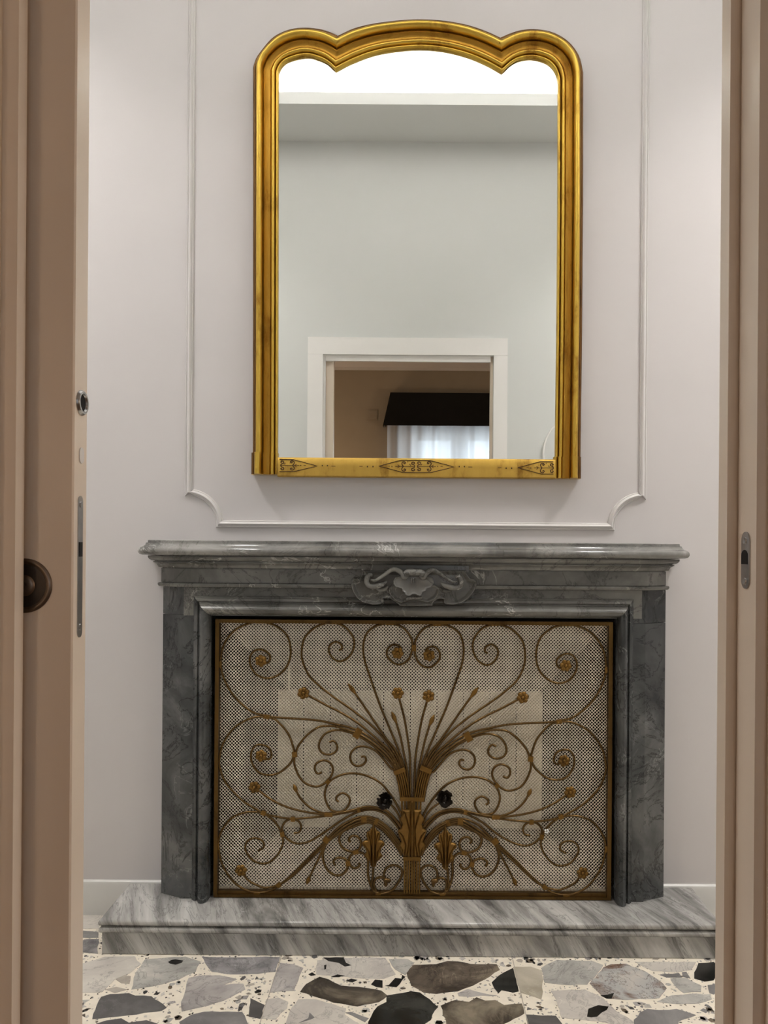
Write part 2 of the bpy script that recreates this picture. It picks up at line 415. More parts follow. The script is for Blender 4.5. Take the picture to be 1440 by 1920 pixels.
# cove soffit along the doorway wall
sz = MX(775, 266, WY1).z
sy = 1.375
o = MB().box(XL, XR, WY1, sy, sz, sz+.018).box(XL, XR, sy-.02, sy, sz+.018, sz+.055).build('trim_4', 'wall_door')
tag(o, 'grey lighting cove soffit along the top of the doorway wall', 'soffit', kind='structure')
t = thing('led_strip_light', (0, WY1+.16, sz+.018), 'white light strip lying in the cove above the doorway', 'light strip')
MB().box(XL+.05, XR-.05, WY1+.145, WY1+.175, sz+.018, sz+.024).build('backing', 'steel', t)
MB().box(XL+.05, XR-.05, WY1+.148, WY1+.172, sz+.024, sz+.030).build('diffuser', 'led', t)
o = MB().box(XL, XR, 2.25, D, sz, sz+.018).box(XL, XR, 2.25, 2.27, sz+.018, sz+.055).build('trim_6', 'wall_door')  # second cove, added to shade this wall's top and brighten the doorway wall
tag(o, 'unseen grey cove soffit added along the top of the chimney wall to balance the light', 'soffit', kind='structure')
t = thing('led_strip_light', (0, D-.16, sz+.018), 'white light strip added in the unseen cove above the chimney wall', 'light strip')
MB().box(XL+.05, XR-.05, D-.175, D-.145, sz+.018, sz+.024).build('backing', 'steel', t)
MB().box(XL+.05, XR-.05, D-.172, D-.148, sz+.024, sz+.030).build('diffuser', 'led', t)
# baseboard
bz0 = 0; bz1 = UP(200, 1649, D).z
for nm, a, b_ in (('baseboard_left', XL, UP(300, 1600, 2.52).x-.004), ('baseboard_right', UP(1249, 1600, 2.52).x+.004, XR)):
    prof = [(0, bz0), (.012, bz0), (.012, bz1-.012), (.009, bz1-.004), (.004, bz1), (0, bz1)]
    o = MB().loft(sweep_plan([(a, D), (b_, D)], prof), False, True).build(nm, 'base', smooth=30)
    tag(o, 'white baseboard on the %s of the marble hearth' % ('door pull side' if 'left' in nm else 'strike plate side'), 'baseboard', kind='structure')
# panel moulding on the chimney wall
c0 = UP(357, 924, D); c1_ = UP(1206, 931, D); bz = UP(775, 985, D).z
xl, xr = UP(357, 500, D).x, UP(1207.5, 500, D).x
rad = 0.100
def arc(cx, cz, a0, a1, r, n=14): return [(cx+r*math.cos(math.radians(a0+(a1-a0)*k/n)), cz+r*math.sin(math.radians(a0+(a1-a0)*k/n))) for k in range(n+1)]
path = [(xl, 3.12), (xl, bz+rad)]
path += [(xl+.006, bz+rad)]+arc(xl, bz, 88, 2, rad)+[(xl+rad, bz)]
path += [(xr-rad, bz)]+arc(xr, bz, 178, 92, rad)+[(xr-.006, bz+rad), (xr, bz+rad)]
path += [(xr, 3.12), (xl, 3.12)]
def sweep_wall(path, prof, y):    # path (x, z) on a wall facing -y; profile (across, height)
    P = [Vector(p) for p in path]; n = len(P); rows = []
    for i in range(n):
        def nrm(a, b):
            d = (b-a).normalized(); return Vector((-d.y, d.x))
        a = nrm(P[i-1], P[i]) if i > 0 else nrm(P[-2], P[-1])
        b = nrm(P[i], P[i+1]) if i < n-1 else nrm(P[0], P[1])
        m = (a+b)/max(0.45, 1+a.dot(b))
        rows.append([(P[i].x+m.x*o, y-h, P[i].y+m.y*o) for o, h in prof])
    return rows
wm = 0.0115
prof = [(-wm, 0), (-wm, .004), (-wm*.75, .007), (-wm*.5, .005), (-wm*.3, .010), (.1*wm, .0135), (.5*wm, .010), (.62*wm, .006), (.85*wm, .0065), (wm, .004), (wm, 0)]
o = MB().loft(sweep_wall(path, prof, D)).build('trim_1', 'trim', smooth=50)
tag(o, 'pale panel moulding with scooped corners framing the mirror on the wall', 'moulding', kind='structure')

# ------------------------------------------------------------------ floor
floor = MB().box(XL, XR, 0.9, D, -.05, 0).build('floor', 'cement'); tag(floor, 'cream terrazzo floor set with large broken marble pieces', 'floor', kind='structure')
o = MB().box(-2.9, 2.9, -3.2, 0.9, -.05, -.001).build('floor_inner', 'parquet'); tag(o, 'brown wooden floor of the dim room', 'floor', kind='structure')
FC = {'f1': (140, 1780, .23611), 'f2': (460, 1780, .23611), 'f3': (740, 1780, .23611), 'f4': (1030, 1780, .22917), 'f0': (0, 1500, .21878)}
def fp(c, pts): ox, oy, s = FC[c]; return [(ox+x*s, oy+y*s) for x, y in pts]
ST = []
def S(kind, *segs, lift=0):
    P = []
    for c, pts in segs: P += fp(c, pts)
    ST.append((kind, P, lift))
S('pale', ('f1', [(40,120),(240,60),(480,58),(528,118),(440,190),(320,240),(220,340),(30,345)]))
S('lgrey', ('f1', [(480,200),(560,80),(880,60),(1000,100),(960,180),(830,240),(620,295),(450,320)]))
S('black', ('f1', [(742,103),(770,87),(800,83),(862,92),(850,110),(800,125),(755,116)]), lift=1)
S('tan', ('f1', [(325,240),(400,208),(445,215),(435,275),(370,270)]))
S('tan', ('f1', [(240,320),(330,300),(420,320),(320,348)]))
S('dgrey', ('f1', [(140,555),(165,480),(210,380),(280,358),(430,350),(480,370),(610,375),(730,465),(690,490),(420,525)]))
S('dgrey', ('f1', [(170,593),(250,568),(370,550),(430,585),(570,565),(660,593),(640,700),(200,700)]))
S('veined', ('f1', [(1010,60)]), ('f2', [(275,65),(240,180),(100,195)]), ('f1', [(1240,200),(1090,180),(1050,130)]))
S('lilac', ('f1', [(905,230),(990,210),(1150,208),(1290,240),(1180,285),(1340,275),(1355,320),(1180,410),(1010,460),(850,495),(845,420),(885,290)]))
S('mgrey', ('f1', [(830,580),(930,520),(1030,498),(1330,500),(1375,593),(1370,700),(850,700)]))
S('dgrey', ('f2', [(40,390),(155,445),(120,553),(25,535)]))
S('lilac', ('f2', [(275,110),(380,120),(460,150),(420,250),(385,330),(190,345),(240,200)]))
S('dbrown', ('f2', [(435,340),(480,280),(590,220),(660,240),(760,290),(900,300),(1080,330),(1130,370),(1060,420),(890,455),(700,425),(580,385)]))
S('pale', ('f2', [(570,90),(700,70),(1110,70),(1195,200),(1100,235),(930,232),(800,220),(560,200)]))
S('black', ('f2', [(620,68),(780,68),(800,110),(842,130),(790,140),(740,110),(660,97)]), lift=1)
S('black', ('f2', [(625,130),(645,125),(640,160),(628,165)]), lift=1)
S('black', ('f2', [(680,222),(730,203),(790,212),(740,222)]), lift=1)
S('black', ('f2', [(798,252),(840,235),(890,245),(850,264)]))
S('black', ('f2', [(998,280),(1030,243),(1090,250),(1090,307),(1040,300)]))
S('black', ('f2', [(1110,292),(1140,285),(1190,230),(1240,235),(1245,205),(1270,220),(1200,302)]))
S('black', ('f2', [(500,200),(530,185),(560,205),(520,212)]))
S('pale', ('f2', [(165,400),(260,385),(340,420),(330,470),(240,560),(130,550)]))
S('pale', ('f2', [(350,500),(420,400),(560,400),(800,470),(790,520),(900,593),(900,690),(280,690),(330,560)]))
S('mgrey', ('f2', [(420,590),(500,550),(510,505),(550,545),(520,560)]), lift=1)
S('mgrey', ('f2', [(795,505),(840,498),(980,550),(950,580)]))
S('lgrey', ('f2', [(1140,80),(1290,80),(1340,110),(1270,205),(1190,160)]))
S('bgreen', ('f2', [(975,580),(1050,455),(1120,420),(1120,370),(1320,335)]), ('f3', [(130,335),(200,345),(280,400),(345,460),(300,520),(290,560),(240,593),(230,690)]), ('f2', [(990,690)]))
S('brown', ('f3', [(95,190),(150,125),(330,120),(420,95),(500,98),(600,118),(810,120),(835,165),(760,215),(620,290),(500,335),(330,355),(230,345),(130,290)]))
S('bgreen', ('f3', [(770,265),(860,190),(940,150),(985,335),(940,345),(850,325),(825,350),(790,310)]))
S('lilac', ('f3', [(500,350),(580,318),(700,350),(815,370),(690,368),(600,380),(510,372)]))
S('dbrown', ('f3', [(365,450),(480,405),(590,420),(650,383),(720,410),(800,405),(870,445),(1010,432),(1030,510),(870,593),(860,690),(430,690),(410,593)]))
S('beige', ('f3', [(945,140),(1080,140),(1170,170),(1180,240),(1165,400),(1000,345)]))
S('lgrey', ('f3', [(1165,150),(1260,100),(1290,86)]), ('f4', [(350,97),(440,130),(380,220),(310,290)]), ('f3', [(1390,285),(1190,265)]))
S('dgrey', ('f3', [(1040,520),(1280,530),(1330,593),(1320,690),(1060,690)]))
S('breccia', ('f4', [(440,150),(500,125),(630,120),(790,185),(890,250),(960,320),(900,400),(620,415),(510,405),(430,380),(330,280)]))
S('pale', ('f4', [(10,340),(290,330),(440,400),(560,520),(700,600),(690,690),(460,600),(100,560),(60,420)]))
S('black', ('f4', [(308,555),(320,490),(400,460),(485,472),(470,500),(430,520),(390,555),(340,560)]), lift=1)
S('black', ('f4', [(420,380),(530,360),(510,405),(470,405)]), lift=1)
S('pale', ('f4', [(700,105),(1200,105),(1160,170),(1050,190),(850,180)]))
S('black', ('f4', [(1185,190),(1220,115),(1345,105),(1400,180),(1345,255),(1270,265),(1185,240)]))
S('mgrey', ('f4', [(900,210),(1060,195),(1085,230),(960,232)]))
S('lgrey', ('f4', [(990,240),(1120,235),(1245,300),(1240,350),(1100,360),(1030,300)]))
S('mgrey', ('f4', [(1085,190),(1120,185),(1155,240),(1090,225)]))
S('lgrey', ('f4', [(880,430),(1000,380),(1150,365),(1320,370),(1330,410),(1220,445),(1000,445)]))
S('mgrey', ('f4', [(690,580),(740,520),(800,490),(900,500),(1040,490),(1200,540),(1060,590),(1050,690),(700,690)]))
S('mgrey', ('f4', [(1295,295),(1350,290),(1400,330),(1345,370),(1310,360)]))
S('pale', ('f0', [(640,985),(880,982),(850,1105),(640,1100)]))
S('mgrey', ('f0', [(640,1112),(845,1135),(842,1180),(640,1180)]))
S('veined', ('f0', [(640,1230),(740,1195),(842,1195),(840,1318),(640,1300)]))
floor_polys = []
def stone(kind, P3, lift=0):
    z1 = 0.0010+0.0004*lift
    Q = []
    n = len(P3)
    for i in range(n):            # broken, uneven edges
        a, b = P3[i], P3[(i+1) % n]; L = (b-a).length; k = max(1, min(6, int(L/0.018)))
        for j in range(k):
            p = a.lerp(b, j/k)
            if j: p += Vector((random.uniform(-1, 1), random.uniform(-1, 1), 0))*0.11*L/k
            Q.append(p)
    m = MB(); m.prism([(p.x, p.y, 0.0) for p in Q], (0, 0, z1))
    return m.build('stone', 'st_'+kind, floor)
for kind, P, lift in ST:
    P3 = [FL(x, y) for x, y in P]
    floor_polys.append([(p.x, p.y) for p in P3])
    stone(kind, P3, lift)
kinds = ['pale', 'pale', 'lgrey', 'lilac', 'mgrey', 'dgrey', 'brown', 'beige', 'veined', 'black', 'bgreen', 'dbrown', 'tan']
def in_traced(x, y, mgn=0.06): return 1.945-mgn < y < 2.62 and -1.02-mgn < x < 0.88+mgn
g = 0.165; yy = 1.10
while yy < D-.05:
    xx = XL+.1
    while xx < XR-.08:
        cx_, cy_ = xx+random.uniform(-.03, .03), yy+random.uniform(-.03, .03)
        if not in_traced(cx_, cy_):
            n = random.randint(5, 8); a0 = random.random()*6.28; sx = random.uniform(.055, .088); sy_ = random.uniform(.045, .075)
            stone(random.choice(kinds), [Vector((cx_+sx*random.uniform(.75, 1.05)*math.cos(a0+6.283*k/n), cy_+sy_*random.uniform(.75, 1.05)*math.sin(a0+6.283*k/n), 0)) for k in range(n)])
        xx += g
    yy += g*.9
chips = MB(); ck = ['st_pale', 'st_tan', 'st_mgrey', 'st_lilac', 'st_black', 'st_brown', 'st_lgrey', 'st_dgrey']
wts = [3, 3, 2, 3, 2, 2, 3, 2]
PX = np.array([[random.uniform(-1.0, 0.9) if i < 6500 else random.uniform(XL, XR), random.uniform(1.93, 2.56) if i < 6500 else random.uniform(1.05, D)] for i in range(9500)])
near = np.full(len(PX), -9.0)
for poly in floor_polys: near = np.maximum(near, sdist(PX[:, 0], PX[:, 1], poly))
for (x, y), dn in zip(PX, near):
    if dn > 0.002: continue
    r = random.choice([.003, .004, .006, .009, .013]) if dn < -.014 else random.choice([.002, .003, .004])
    if random.random() < 0.3: continue
    n = random.randint(3, 6); a0 = random.random()*6.28; q = random.uniform(.45, 1)
    c, s = math.cos(a0), math.sin(a0); pts = []
    for k in range(n):
        a = 6.283*k/n; rr = r*random.uniform(.7, 1.1); ex, ey = rr*math.cos(a), rr*math.sin(a)*q
        pts.append((x+ex*c-ey*s, y+ex*s+ey*c, 0))
    if abs(x) > 2.9: continue
    chips.prism(pts, (0, 0, .0006), random.choices(range(8), wts)[0])
o = chips.build('marble_chips', ck, floor, fix=False); o['kind'] = 'stuff'
for (xa, ya, xb, yb) in ((526, 1795, 488, 1920), (961, 1800, 992, 1925)):
    a, b_ = FL(xa, ya), FL(xb, yb); xm = (a.x+b_.x)/2
    MB().box(xm-.0007, xm+.0007, 1.06, 2.33, 0, .0016).build('joint', 'st_tan', floor)

# ================================================================== DOORWAY
ZT = OZ
# corridor-side casing (seen in the mirror)
cw = 0.077
o = thing('door_casing', (0, WY1, 0), 'white flat door casing on the passage side of the doorway, seen in the mirror', 'casing', kind='structure'); o.name = 'trim_2'
MB().box(OX0-cw, OX0, WY1, WY1+.014, 0, ZT).build('casing_upright', 'casing', o)
MB().box(OX1+.015, OX1+cw+.008, WY1, WY1+.014, 0, ZT).build('casing_upright', 'casing', o)
MB().box(OX0-cw, OX1+cw+.008, WY1, WY1+.014, ZT+.0005, ZT+cw+.01).build('casing_head', 'casing', o)
# jamb linings
o = thing('trim_3', (0, yj, 0), 'cream painted door frame with stepped jambs around the doorway', 'door frame', kind='structure')
# left jamb by the pocket: front lining strip (side lit), casing facing the room
jz0, jz1 = 0.0, ZT
MB().box(OX0-.085, OX0, 0.934, 0.955, jz0, jz1+.08).build('pocket_jamb', 'door', o)
MB().box(OX0-.0155-.09, OX0-.0185, 0.914, 0.9335, jz0, jz1+.10).build('casing_upright', 'door', o)
MB().box(OX0-.045, OX0+.012, 1.014, 1.029, jz0, jz1).build('pocket_jamb', 'casing', o)
# right strike jamb: lining, stop, casing
RX = 643*.93/F
MB().box(RX, RX+.05, 0.93, 0.983, jz0, jz1+.03).build('strike_jamb', 'door', o)
MB().box(OX1, OX1+.060, 0.985, 1.0125, jz0, jz1).build('door_stop', 'door', o)
MB().box(RX+.0015, RX+.07, 0.9835, 0.9848, jz0, jz1).build('seal', 'black', o)
MB().box(RX+.0135, RX+.09, 0.912, 0.9295, jz0, jz1+.10).build('casing_upright', 'door', o)
# head
MB().box(OX0, RX, 0.93, 0.955, ZT-.005, ZT+.03).build('head_jamb', 'door', o)
MB().box(OX0+.0125, OX1, 1.014, 1.029, ZT-.030, ZT-.0005).build('head_jamb', 'casing', o)
MB().box(OX0-.0185, RX+.0135, 0.914, 0.9295, ZT+.012, ZT+.10).build('casing_head', 'door', o)
# door leaf
DX = -638*.97/F
d1 = thing('door_1', (DX-.3, .99, 0.01), 'cream sliding pocket door leaf with a round flush pull, partly open', 'door', kind='structure')
leaf = MB()
bev = .002
leaf.loft([[(DX-.85, .97, z), (DX-bev, .97, z), (DX, .97+bev, z), (DX, 1.01-bev, z), (DX-bev, 1.01, z), (DX-.85, 1.01, z)] for z in (.012, ZT-.006)], True, True)
leaf.build('leaf', 'door', d1)
pc = UP(47, 1098, .97); s = .97/F
fpul = MB().disc_lathe(pc, [(51*s, 0), (51*s, .0015), (48*s, .003), (44*s, .0032), (40*s, .0015)], 'y', 48).build('flush_pull', 'pewter', d1, 40)
MB().disc_lathe((pc.x, pc.y, pc.z), [(40*s, .0016), (38*s, .0018), (24*s, .0019), (20*s, .0019)], 'y', 48).build('recess', 'pewter_dark', fpul, 40)
MB().disc_lathe((pc.x, pc.y, pc.z), [(20*s, .0019), (18*s, .0035), (13*s, .0042), (6*s, .0044), (4*s, .003)], 'y', 32).build('centre_boss', 'pewter', fpul, 40)
ey = .9905
def edge(py): u, v = uv(150, py); return H-v*ey/F
s = ey/F
zc = edge(755)
rg = MB().disc_lathe((DX, ey+.001, zc), [(24*s, 0), (24*s, .001), (21*s, .0035), (17*s, .0035), (15*s, .001)], 'x', 40).build('finger_pull', 'steel', d1, 40)
MB().disc_lathe((DX, ey+.001, zc), [(15.5*s, .0009), (15*s, .0012), (6*s, .0012)], 'x', 32).build('recess', 'black', rg)
zc = edge(854)
def capsule(y, z0, z1, r, n=8):
    return [(y+r*math.cos(math.pi*k/n), z1-r+r*math.sin(math.pi*k/n)) for k in range(n+1)]+[(y+r*math.cos(math.pi+math.pi*k/n), z0+r+r*math.sin(math.pi+math.pi*k/n)) for k in range(n+1)]
MB().prism([(DX, a, b) for a, b in capsule(ey+.001, zc-15*s, zc+15*s, 9.5*s)], (.0012, 0, 0)).build('guide_button', 'trim', d1)
za, zb = edge(1195), edge(930)
pl = MB().prism([(DX, a, b) for a, b in capsule(ey-.001, za, zb, .0068)], (.0010, 0, 0)).build('lock_plate', 'steel', d1)
for q in (za+.013, zb-.011):
    MB().disc_lathe((DX+.001, ey-.001, q), [(.0042, 0), (.0036, .0012), (.001, .0012)], 'x', 16).build('screw', 'steel', pl, 40)
zl = edge(1030)
MB().box(DX+.0008, DX+.0016, ey-.006, ey+.004, zl-.009, zl+.009).build('latch', 'steel_dark', pl)
# strike plate on the right jamb
sp = thing('strike_plate', (RX, .958, edge(1104)), 'slim steel strike plate with a dark latch hole on the jamb', 'strike plate')
ys = .9573
def rz(py): u, v = uv(1390, py); return H-v*ys/F
za, zb = rz(1104), rz(997)
MB().prism([(RX-.0001, a, b) for a, b in capsule(ys, za, zb, .0115, 10)], (-.0016, 0, 0)).build('plate', 'steel', sp)
z0, z1 = rz(1058), rz(1031)
MB().prism([(RX-.0017, ys-.0085, z0), (RX-.0017, ys+.0105, z0)]+[(RX-.0017, ys+.001+.0095*math.cos(math.pi*k/8), z1-.007+.007*math.sin(math.pi*k/8)) for k in range(9)], (-.0003, 0, 0)).build('latch_hole', 'black', sp)
for q in (rz(1014), rz(1090)):
    MB().disc_lathe((RX-.0016, ys, q), [(.0046, 0), (.004, .0012), (.0015, .0005)], '-x', 16).build('screw', 'steel', sp, 40)

# ================================================================== FIREPLACE
hearth = thing('hearth', (0, 2.40, 0), 'low streaked grey marble hearth step under the fireplace', 'hearth')
HY = 2.313
hx0 = UP(188, 1725, HY).x; hx1 = UP(1346, 1725, HY).x+.008
def Zc(py, Y): return H-(py-CY)*Y/F       # height of a row read at the middle column
pth = [(hx0, D), (hx0, HY), (hx1, HY), (hx1, D)]
z1 = HT; zA = Zc(1741, HY); zB = Zc(1754, HY)
def nose(za, zb, o): 
    r = (zb-za)/2; return [(-.02, za), (o-r*.3, za)]+[(o-r*.3+r*.8*math.cos(math.radians(a)), za+r+r*math.sin(math.radians(a))) for a in range(-75, 76, 25)]+[(o-r*.3, zb), (-.02, zb)]
def slab(name, za, zb, o, mat):
    m = MB(); m.loft(sweep_plan([(hx0, D-.0125), (hx0, HY), (hx1, HY), (hx1, D-.0125)], nose(za, zb, o)), True, True)
    m.box(hx0+.02, hx1-.02, HY+.02, D-.0125, za+.0002, zb)
    return m.build(name, mat, hearth, 50)
slab('hearth_slab', zA+.0012, z1, 0.0, 'marble_hearth')
slab('hearth_moulding', zB, zA-.0012, -.001, 'marble_hearth')
MB().box(hx0+.004, hx1-.004, HY+.004, D-.0125, 0.0016, zB-.001).build('riser', 'marble_hearth', hearth)

mantel = thing('fireplace', (0, 2.45, HT), 'grey marble fireplace surround with moulded shelf and carved shell', 'fireplace')
X = lambda px, Y, py=1080: UP(px, py, Y).x
FY = 2.44
pxL, pxLf, pxRf, pxR = X(302, 2.485), X(337, FY), X(1213, FY), X(1249, 2.485)
def mpath(brk=None):
    p = [(pxL, D-.001), (pxL, 2.487), (pxLf, FY)]
    if brk: a, b, d = brk; p += [(a, FY), (a+.004, FY-d), (b-.004, FY-d), (b, FY)]
    return p+[(pxRf, FY), (pxR, 2.487), (pxR, D-.001)]
def msweep(name, prof, mat, brk=None, smooth=35):
    return MB().loft(sweep_plan(mpath(brk), [(-.05, prof[0][1])]+prof+[(-.05, prof[-1][1])]), True, True).build(name, mat, mantel, smooth)
z = lambda py, off: Zc(py, FY-off)
# shelf
ca, cb = X(640, FY), X(913, FY)
prof = [(.040, z(1045, .05)), (.050, z(1044.5, .05))]
for a in range(-80, 81, 20):
    prof.append((.0515+.0105*math.cos(math.radians(a)), (z(1044, .06)+z(1029, .06))/2+(z(1029, .06)-z(1044, .06))/2*math.sin(math.radians(a))))
prof += [(.0475, z(1027.5, .05)), (.0435, z(1025, .05)), (.041, z(1022, .04)), (.041, z(1021, .04)), (.036, z(1020.5, .04)), (.036, z(1017, .04)), (.034, z(1016, .04))]
sh = msweep('shelf', prof, 'marble_shelf', (ca, cb, .013))
ztop = z(1016, .04)
MB().box(pxL-.02, pxR+.02, FY+.02, D-.001, z(1044, .05), ztop-.0003).build('shelf_core', 'marble_shelf', sh)
# bed moulding under the shelf, with a projecting centre block
prof = [(-.003, z(1069.2, .0)), (-.003, z(1068, .0)), (.007, z(1067.5, .0)), (.009, z(1065, .01)), (.012, z(1062, .01)), (.019, z(1059, .02)), (.022, z(1058.5, .02)), (.022, z(1056.8, .02)), (.017, z(1056.4, .02)), (.017, z(1055.2, .02)), (.026, z(1054.8, .02)), (.032, z(1052.5, .03)), (.0355, z(1049.5, .03)), (.036, z(1047.5, .03)), (.036, z(1045.8, .03))]
msweep('bed_moulding', prof, 'marble_mid', None)
cbx = [X(657, FY-.05), X(897, FY-.05)]; cbx2 = [X(676, FY-.05), X(880, FY-.05)]
cm = MB()
pp = [(cbx2[0], FY+.01), (cbx2[0], FY-.022), (cbx2[1], FY-.022), (cbx2[1], FY+.01)]
prof2 = [(-.01, z(1072, .02)), (.0, z(1072, .02)), (.0, z(1060, .02)), (.004, z(1059, .02)), (.012, z(1056, .03)), (.0125, z(1055, .03)), (.025, z(1052, .03)), (.028, z(1047, .04)), (.028, z(1045.5, .04)), (-.01, z(1045.5, .04))]
cm.loft(sweep_plan(pp, prof2), True, True).build('centre_block', 'marble_mid', mantel, 35)
# frieze, bead
prof = [(.000, z(1095.6, 0)), (.0, z(1069, 0))]
msweep('frieze', prof, 'marble_mid')
prof = [(.001, z(1104, 0)), (.006, z(1103.5, 0)), (.009, z(1101, 0)), (.0095, z(1099, 0)), (.008, z(1097, 0)), (.004, z(1096.2, 0)), (-.004, z(1096.0, 0))]
msweep('frieze_bead', prof, 'marble_mid')
# legs
LT = z(1104.2, 0)
LY = 2.452
def legpoly(sgn):
    if sgn < 0: q = [X(304, 2.49, 1400), X(339, 2.455, 1400), X(394, LY, 1400), X(398, LY, 1400)]
    else: q = [X(1246, 2.49, 1400), X(1208, 2.455, 1400), X(1156, LY, 1400), X(1152, LY, 1400)]
    return [(q[0], D-.001), (q[0], 2.490), (q[1], 2.456), (q[1], LY), (q[2], LY), (q[3], D-.001)]
zj = {-1: Zc(1156, LY), 1: Zc(1166, LY)}
for sg in (-1, 1):
    P = legpoly(sg)
    MB().prism([(x, y, HT+.0005) for x, y in P], (0, 0, zj[sg]-.0008-HT)).build('leg', 'marble_dark', mantel)
    MB().prism([(x, y, zj[sg]+.0008) for x, y in P], (0, 0, LT-.0005-zj[sg]-.0008)).build('leg_block', 'marble_dark', mantel)
MB().box(X(345, LY), X(1204, LY), LY-.0005, D-.002, fz1-.001, LT-.001).build('lintel', 'marble_mid', mantel)
# bolection moulding around the opening
def bol(prof, rows_pts):
    rows = []
    for s_, h in prof:
        row = []
        for (ox, oz), (ix, iz) in rows_pts: row.append((ox+(ix-ox)*s_, LY-h, oz+(iz-oz)*s_))
        rows.append(row)
    return rows
bx0, bx0i, bx1i, bx1 = X(361, LY-.01, 1400), X(391, LY-.02, 1400), X(1158, LY-.02, 1400), X(1186, LY-.01, 1400)
bz_o, bz_i = Zc(1120.5, LY-.01), Zc(1156, LY-.02)
corner = {'l': ((bx0, bz_o), (bx0i, bz_i)), 'r': ((bx1, bz_o), (bx1i, bz_i))}
prof = [(0, -.002), (0, .008), (.04, .010), (.10, .010), (.12, .015), (.20, .017), (.27, .0165), (.31, .012), (.36, .013), (.38, .019), (.45, .027), (.55, .033), (.68, .0365), (.80, .034), (.90, .028), (.97, .018), (1.0, .012), (1.0, -.06)]
MB().loft(bol(prof, [corner['l'], corner['r']])).build('bolection_head', 'marble_mid', mantel, 40)
MB().loft(bol(prof, [((bx0, HT+.001), (bx0i, HT+.001)), corner['l']])).build('bolection_upright', 'marble_dark', mantel, 40)
MB().loft(bol(prof, [corner['r'], ((bx1, HT+.001), (bx1i, HT+.001))])).build('bolection_upright', 'marble_dark', mantel, 40)
# firebox
fb = MB()
y0, y1 = 2.56, 2.93
fb.add([(fx0+.001, y0, HT), (fx1-.001, y0, HT), (fx1-.001, y1, HT), (fx0+.001, y1, HT), (fx0+.001, y0, fz1-.002), (fx1-.001, y0, fz1-.002), (fx1-.001, y1, fz1-.002), (fx0+.001, y1, fz1-.002)],
       [(0, 1, 2, 3), (4, 7, 6, 5), (0, 3, 7, 4), (1, 5, 6, 2), (3, 2, 6, 7)])
fb.build('firebox', 'firebox', mantel)
# ---- carved shell cartouche
C5 = lambda pts: [(640+.19444*x, 1020+.19444*y) for x, y in pts]
plate = C5([(190,250),(195,290),(170,330),(120,320),(95,350),(92,400),(110,460),(150,520),(210,565),(300,585),(370,583),(415,565),(425,545),(410,525),(470,525),(520,560),(560,590),(530,597),(880,597),(885,570),(900,550),(930,530),(980,530),(975,560),(1000,582),(1080,588),(1160,570),(1230,520),(1280,460),(1305,400),(1305,355),(1280,335),(1240,325),(1215,290),(1200,250)])
shield = C5([(455,420),(465,480),(520,540),(580,563),(640,548),(700,545),(760,548),(830,563),(900,530),(940,475),(948,420),(900,390),(500,390)])
CYB = FY-.012
def h_plate(X_, Y_, d):
    e = np.clip(d/3.0, 0, 1); h = .025*np.sqrt(1-(1-e)**2)
    h -= .011*np.clip((d-1.8)/7, 0, 1)                    # dished lobes
    for sx in (1, -1):
        f = C5([(440, 290), (330, 340), (250, 330)] if sx > 0 else [(960, 290), (1060, 350), (1150, 330)])
    e2 = np.clip(sdist(X_, Y_, shield)/2.5, 0, 1); h += .011*np.sqrt(1-(1-e2)**2)-.008*np.clip((sdist(X_, Y_, shield)-1.6)/5, 0, 1)
    return h
car = relief(MB(), plate, CYB, h_plate, .8).build('cartouche', 'marble_mid', mantel, 60)
scx, scy = C5([(700, 300)])[0]
def lob(a): return 1
shell = C5([(560,300),(520,312),(498,340),(497,380),(520,412),(560,422),(578,430),(582,452),(604,464),(614,488),(645,500),(672,495),(690,482),(712,482),(730,494),(760,500),(782,484),(790,460),(818,448),(826,428),(866,418),(892,390),(899,350),(882,316),(840,297),(700,290)])
def h_shell(X_, Y_, d):
    r = np.hypot(X_-scx, (Y_-scy)*1.05); a = np.arctan2(Y_-scy, X_-scx)
    rim = np.exp(-((d-1.5)/1.3)**2)*.013
    flute = .0008*np.cos(a*9+math.pi)*np.clip(r/30, 0, 1)
    e = np.clip(d/2.0, 0, 1)
    bowl = .010*np.clip(r/36, 0, 1)**2
    return e*(.031+rim+flute+bowl)
relief(MB(), shell, CYB, h_shell, .7).build('shell', 'marble_mid', car, 60)
def c5tube(pts, r, Y, sub=7, flat=1.0, sides=10):
    P = catmull(C5(pts), sub); n = len(P)
    R = np.interp(np.linspace(0, 1, n), np.linspace(0, 1, len(r)), r)
    return MB().tube([UP(p[0], p[1], Y) for p in P], [x*.19444*Y/F for x in R], sides, True, flat)
VY = CYB-.026
def voltube(pts, r, name, Y=VY, both=True, flat=1.0):
    c5tube(pts, r, Y, flat=flat).build(name, 'marble_mid', car, 60)
    if both: c5tube([(1400-x, y+(14 if x < 500 else 4)) for x, y in pts], r, Y, flat=flat).build(name, 'marble_mid', car, 60)
voltube([(640,290),(625,318),(600,318),(588,290),(560,262),(520,245),(480,252),(430,285),(370,328),(320,352),(285,345)], [13, 22, 25, 25, 26, 24, 22, 19, 15, 12, 8], 'volute', VY-.012)
voltube([(300,300),(268,300),(248,330),(245,370),(265,400),(310,410),(355,400),(400,385),(440,360)], [16, 26, 27, 26, 26, 28, 30, 24, 8], 'leaf_scroll', VY-.004)
voltube([(330,420),(370,440),(420,435),(450,405)], [10, 20, 20, 8], 'leaf_tip', VY+.006)
c5tube([(612,292),(640,275),(700,272),(760,275),(790,292)], [30, 34, 36, 34, 30], VY-.016).build('centre_roll', 'marble_mid', car, 60)
for xx in (632, 770): c5tube([(xx, 255), (xx+4, 280), (xx, 310)], [22, 42, 26], VY-.016).build('roll_collar', 'marble_mid', car, 60)
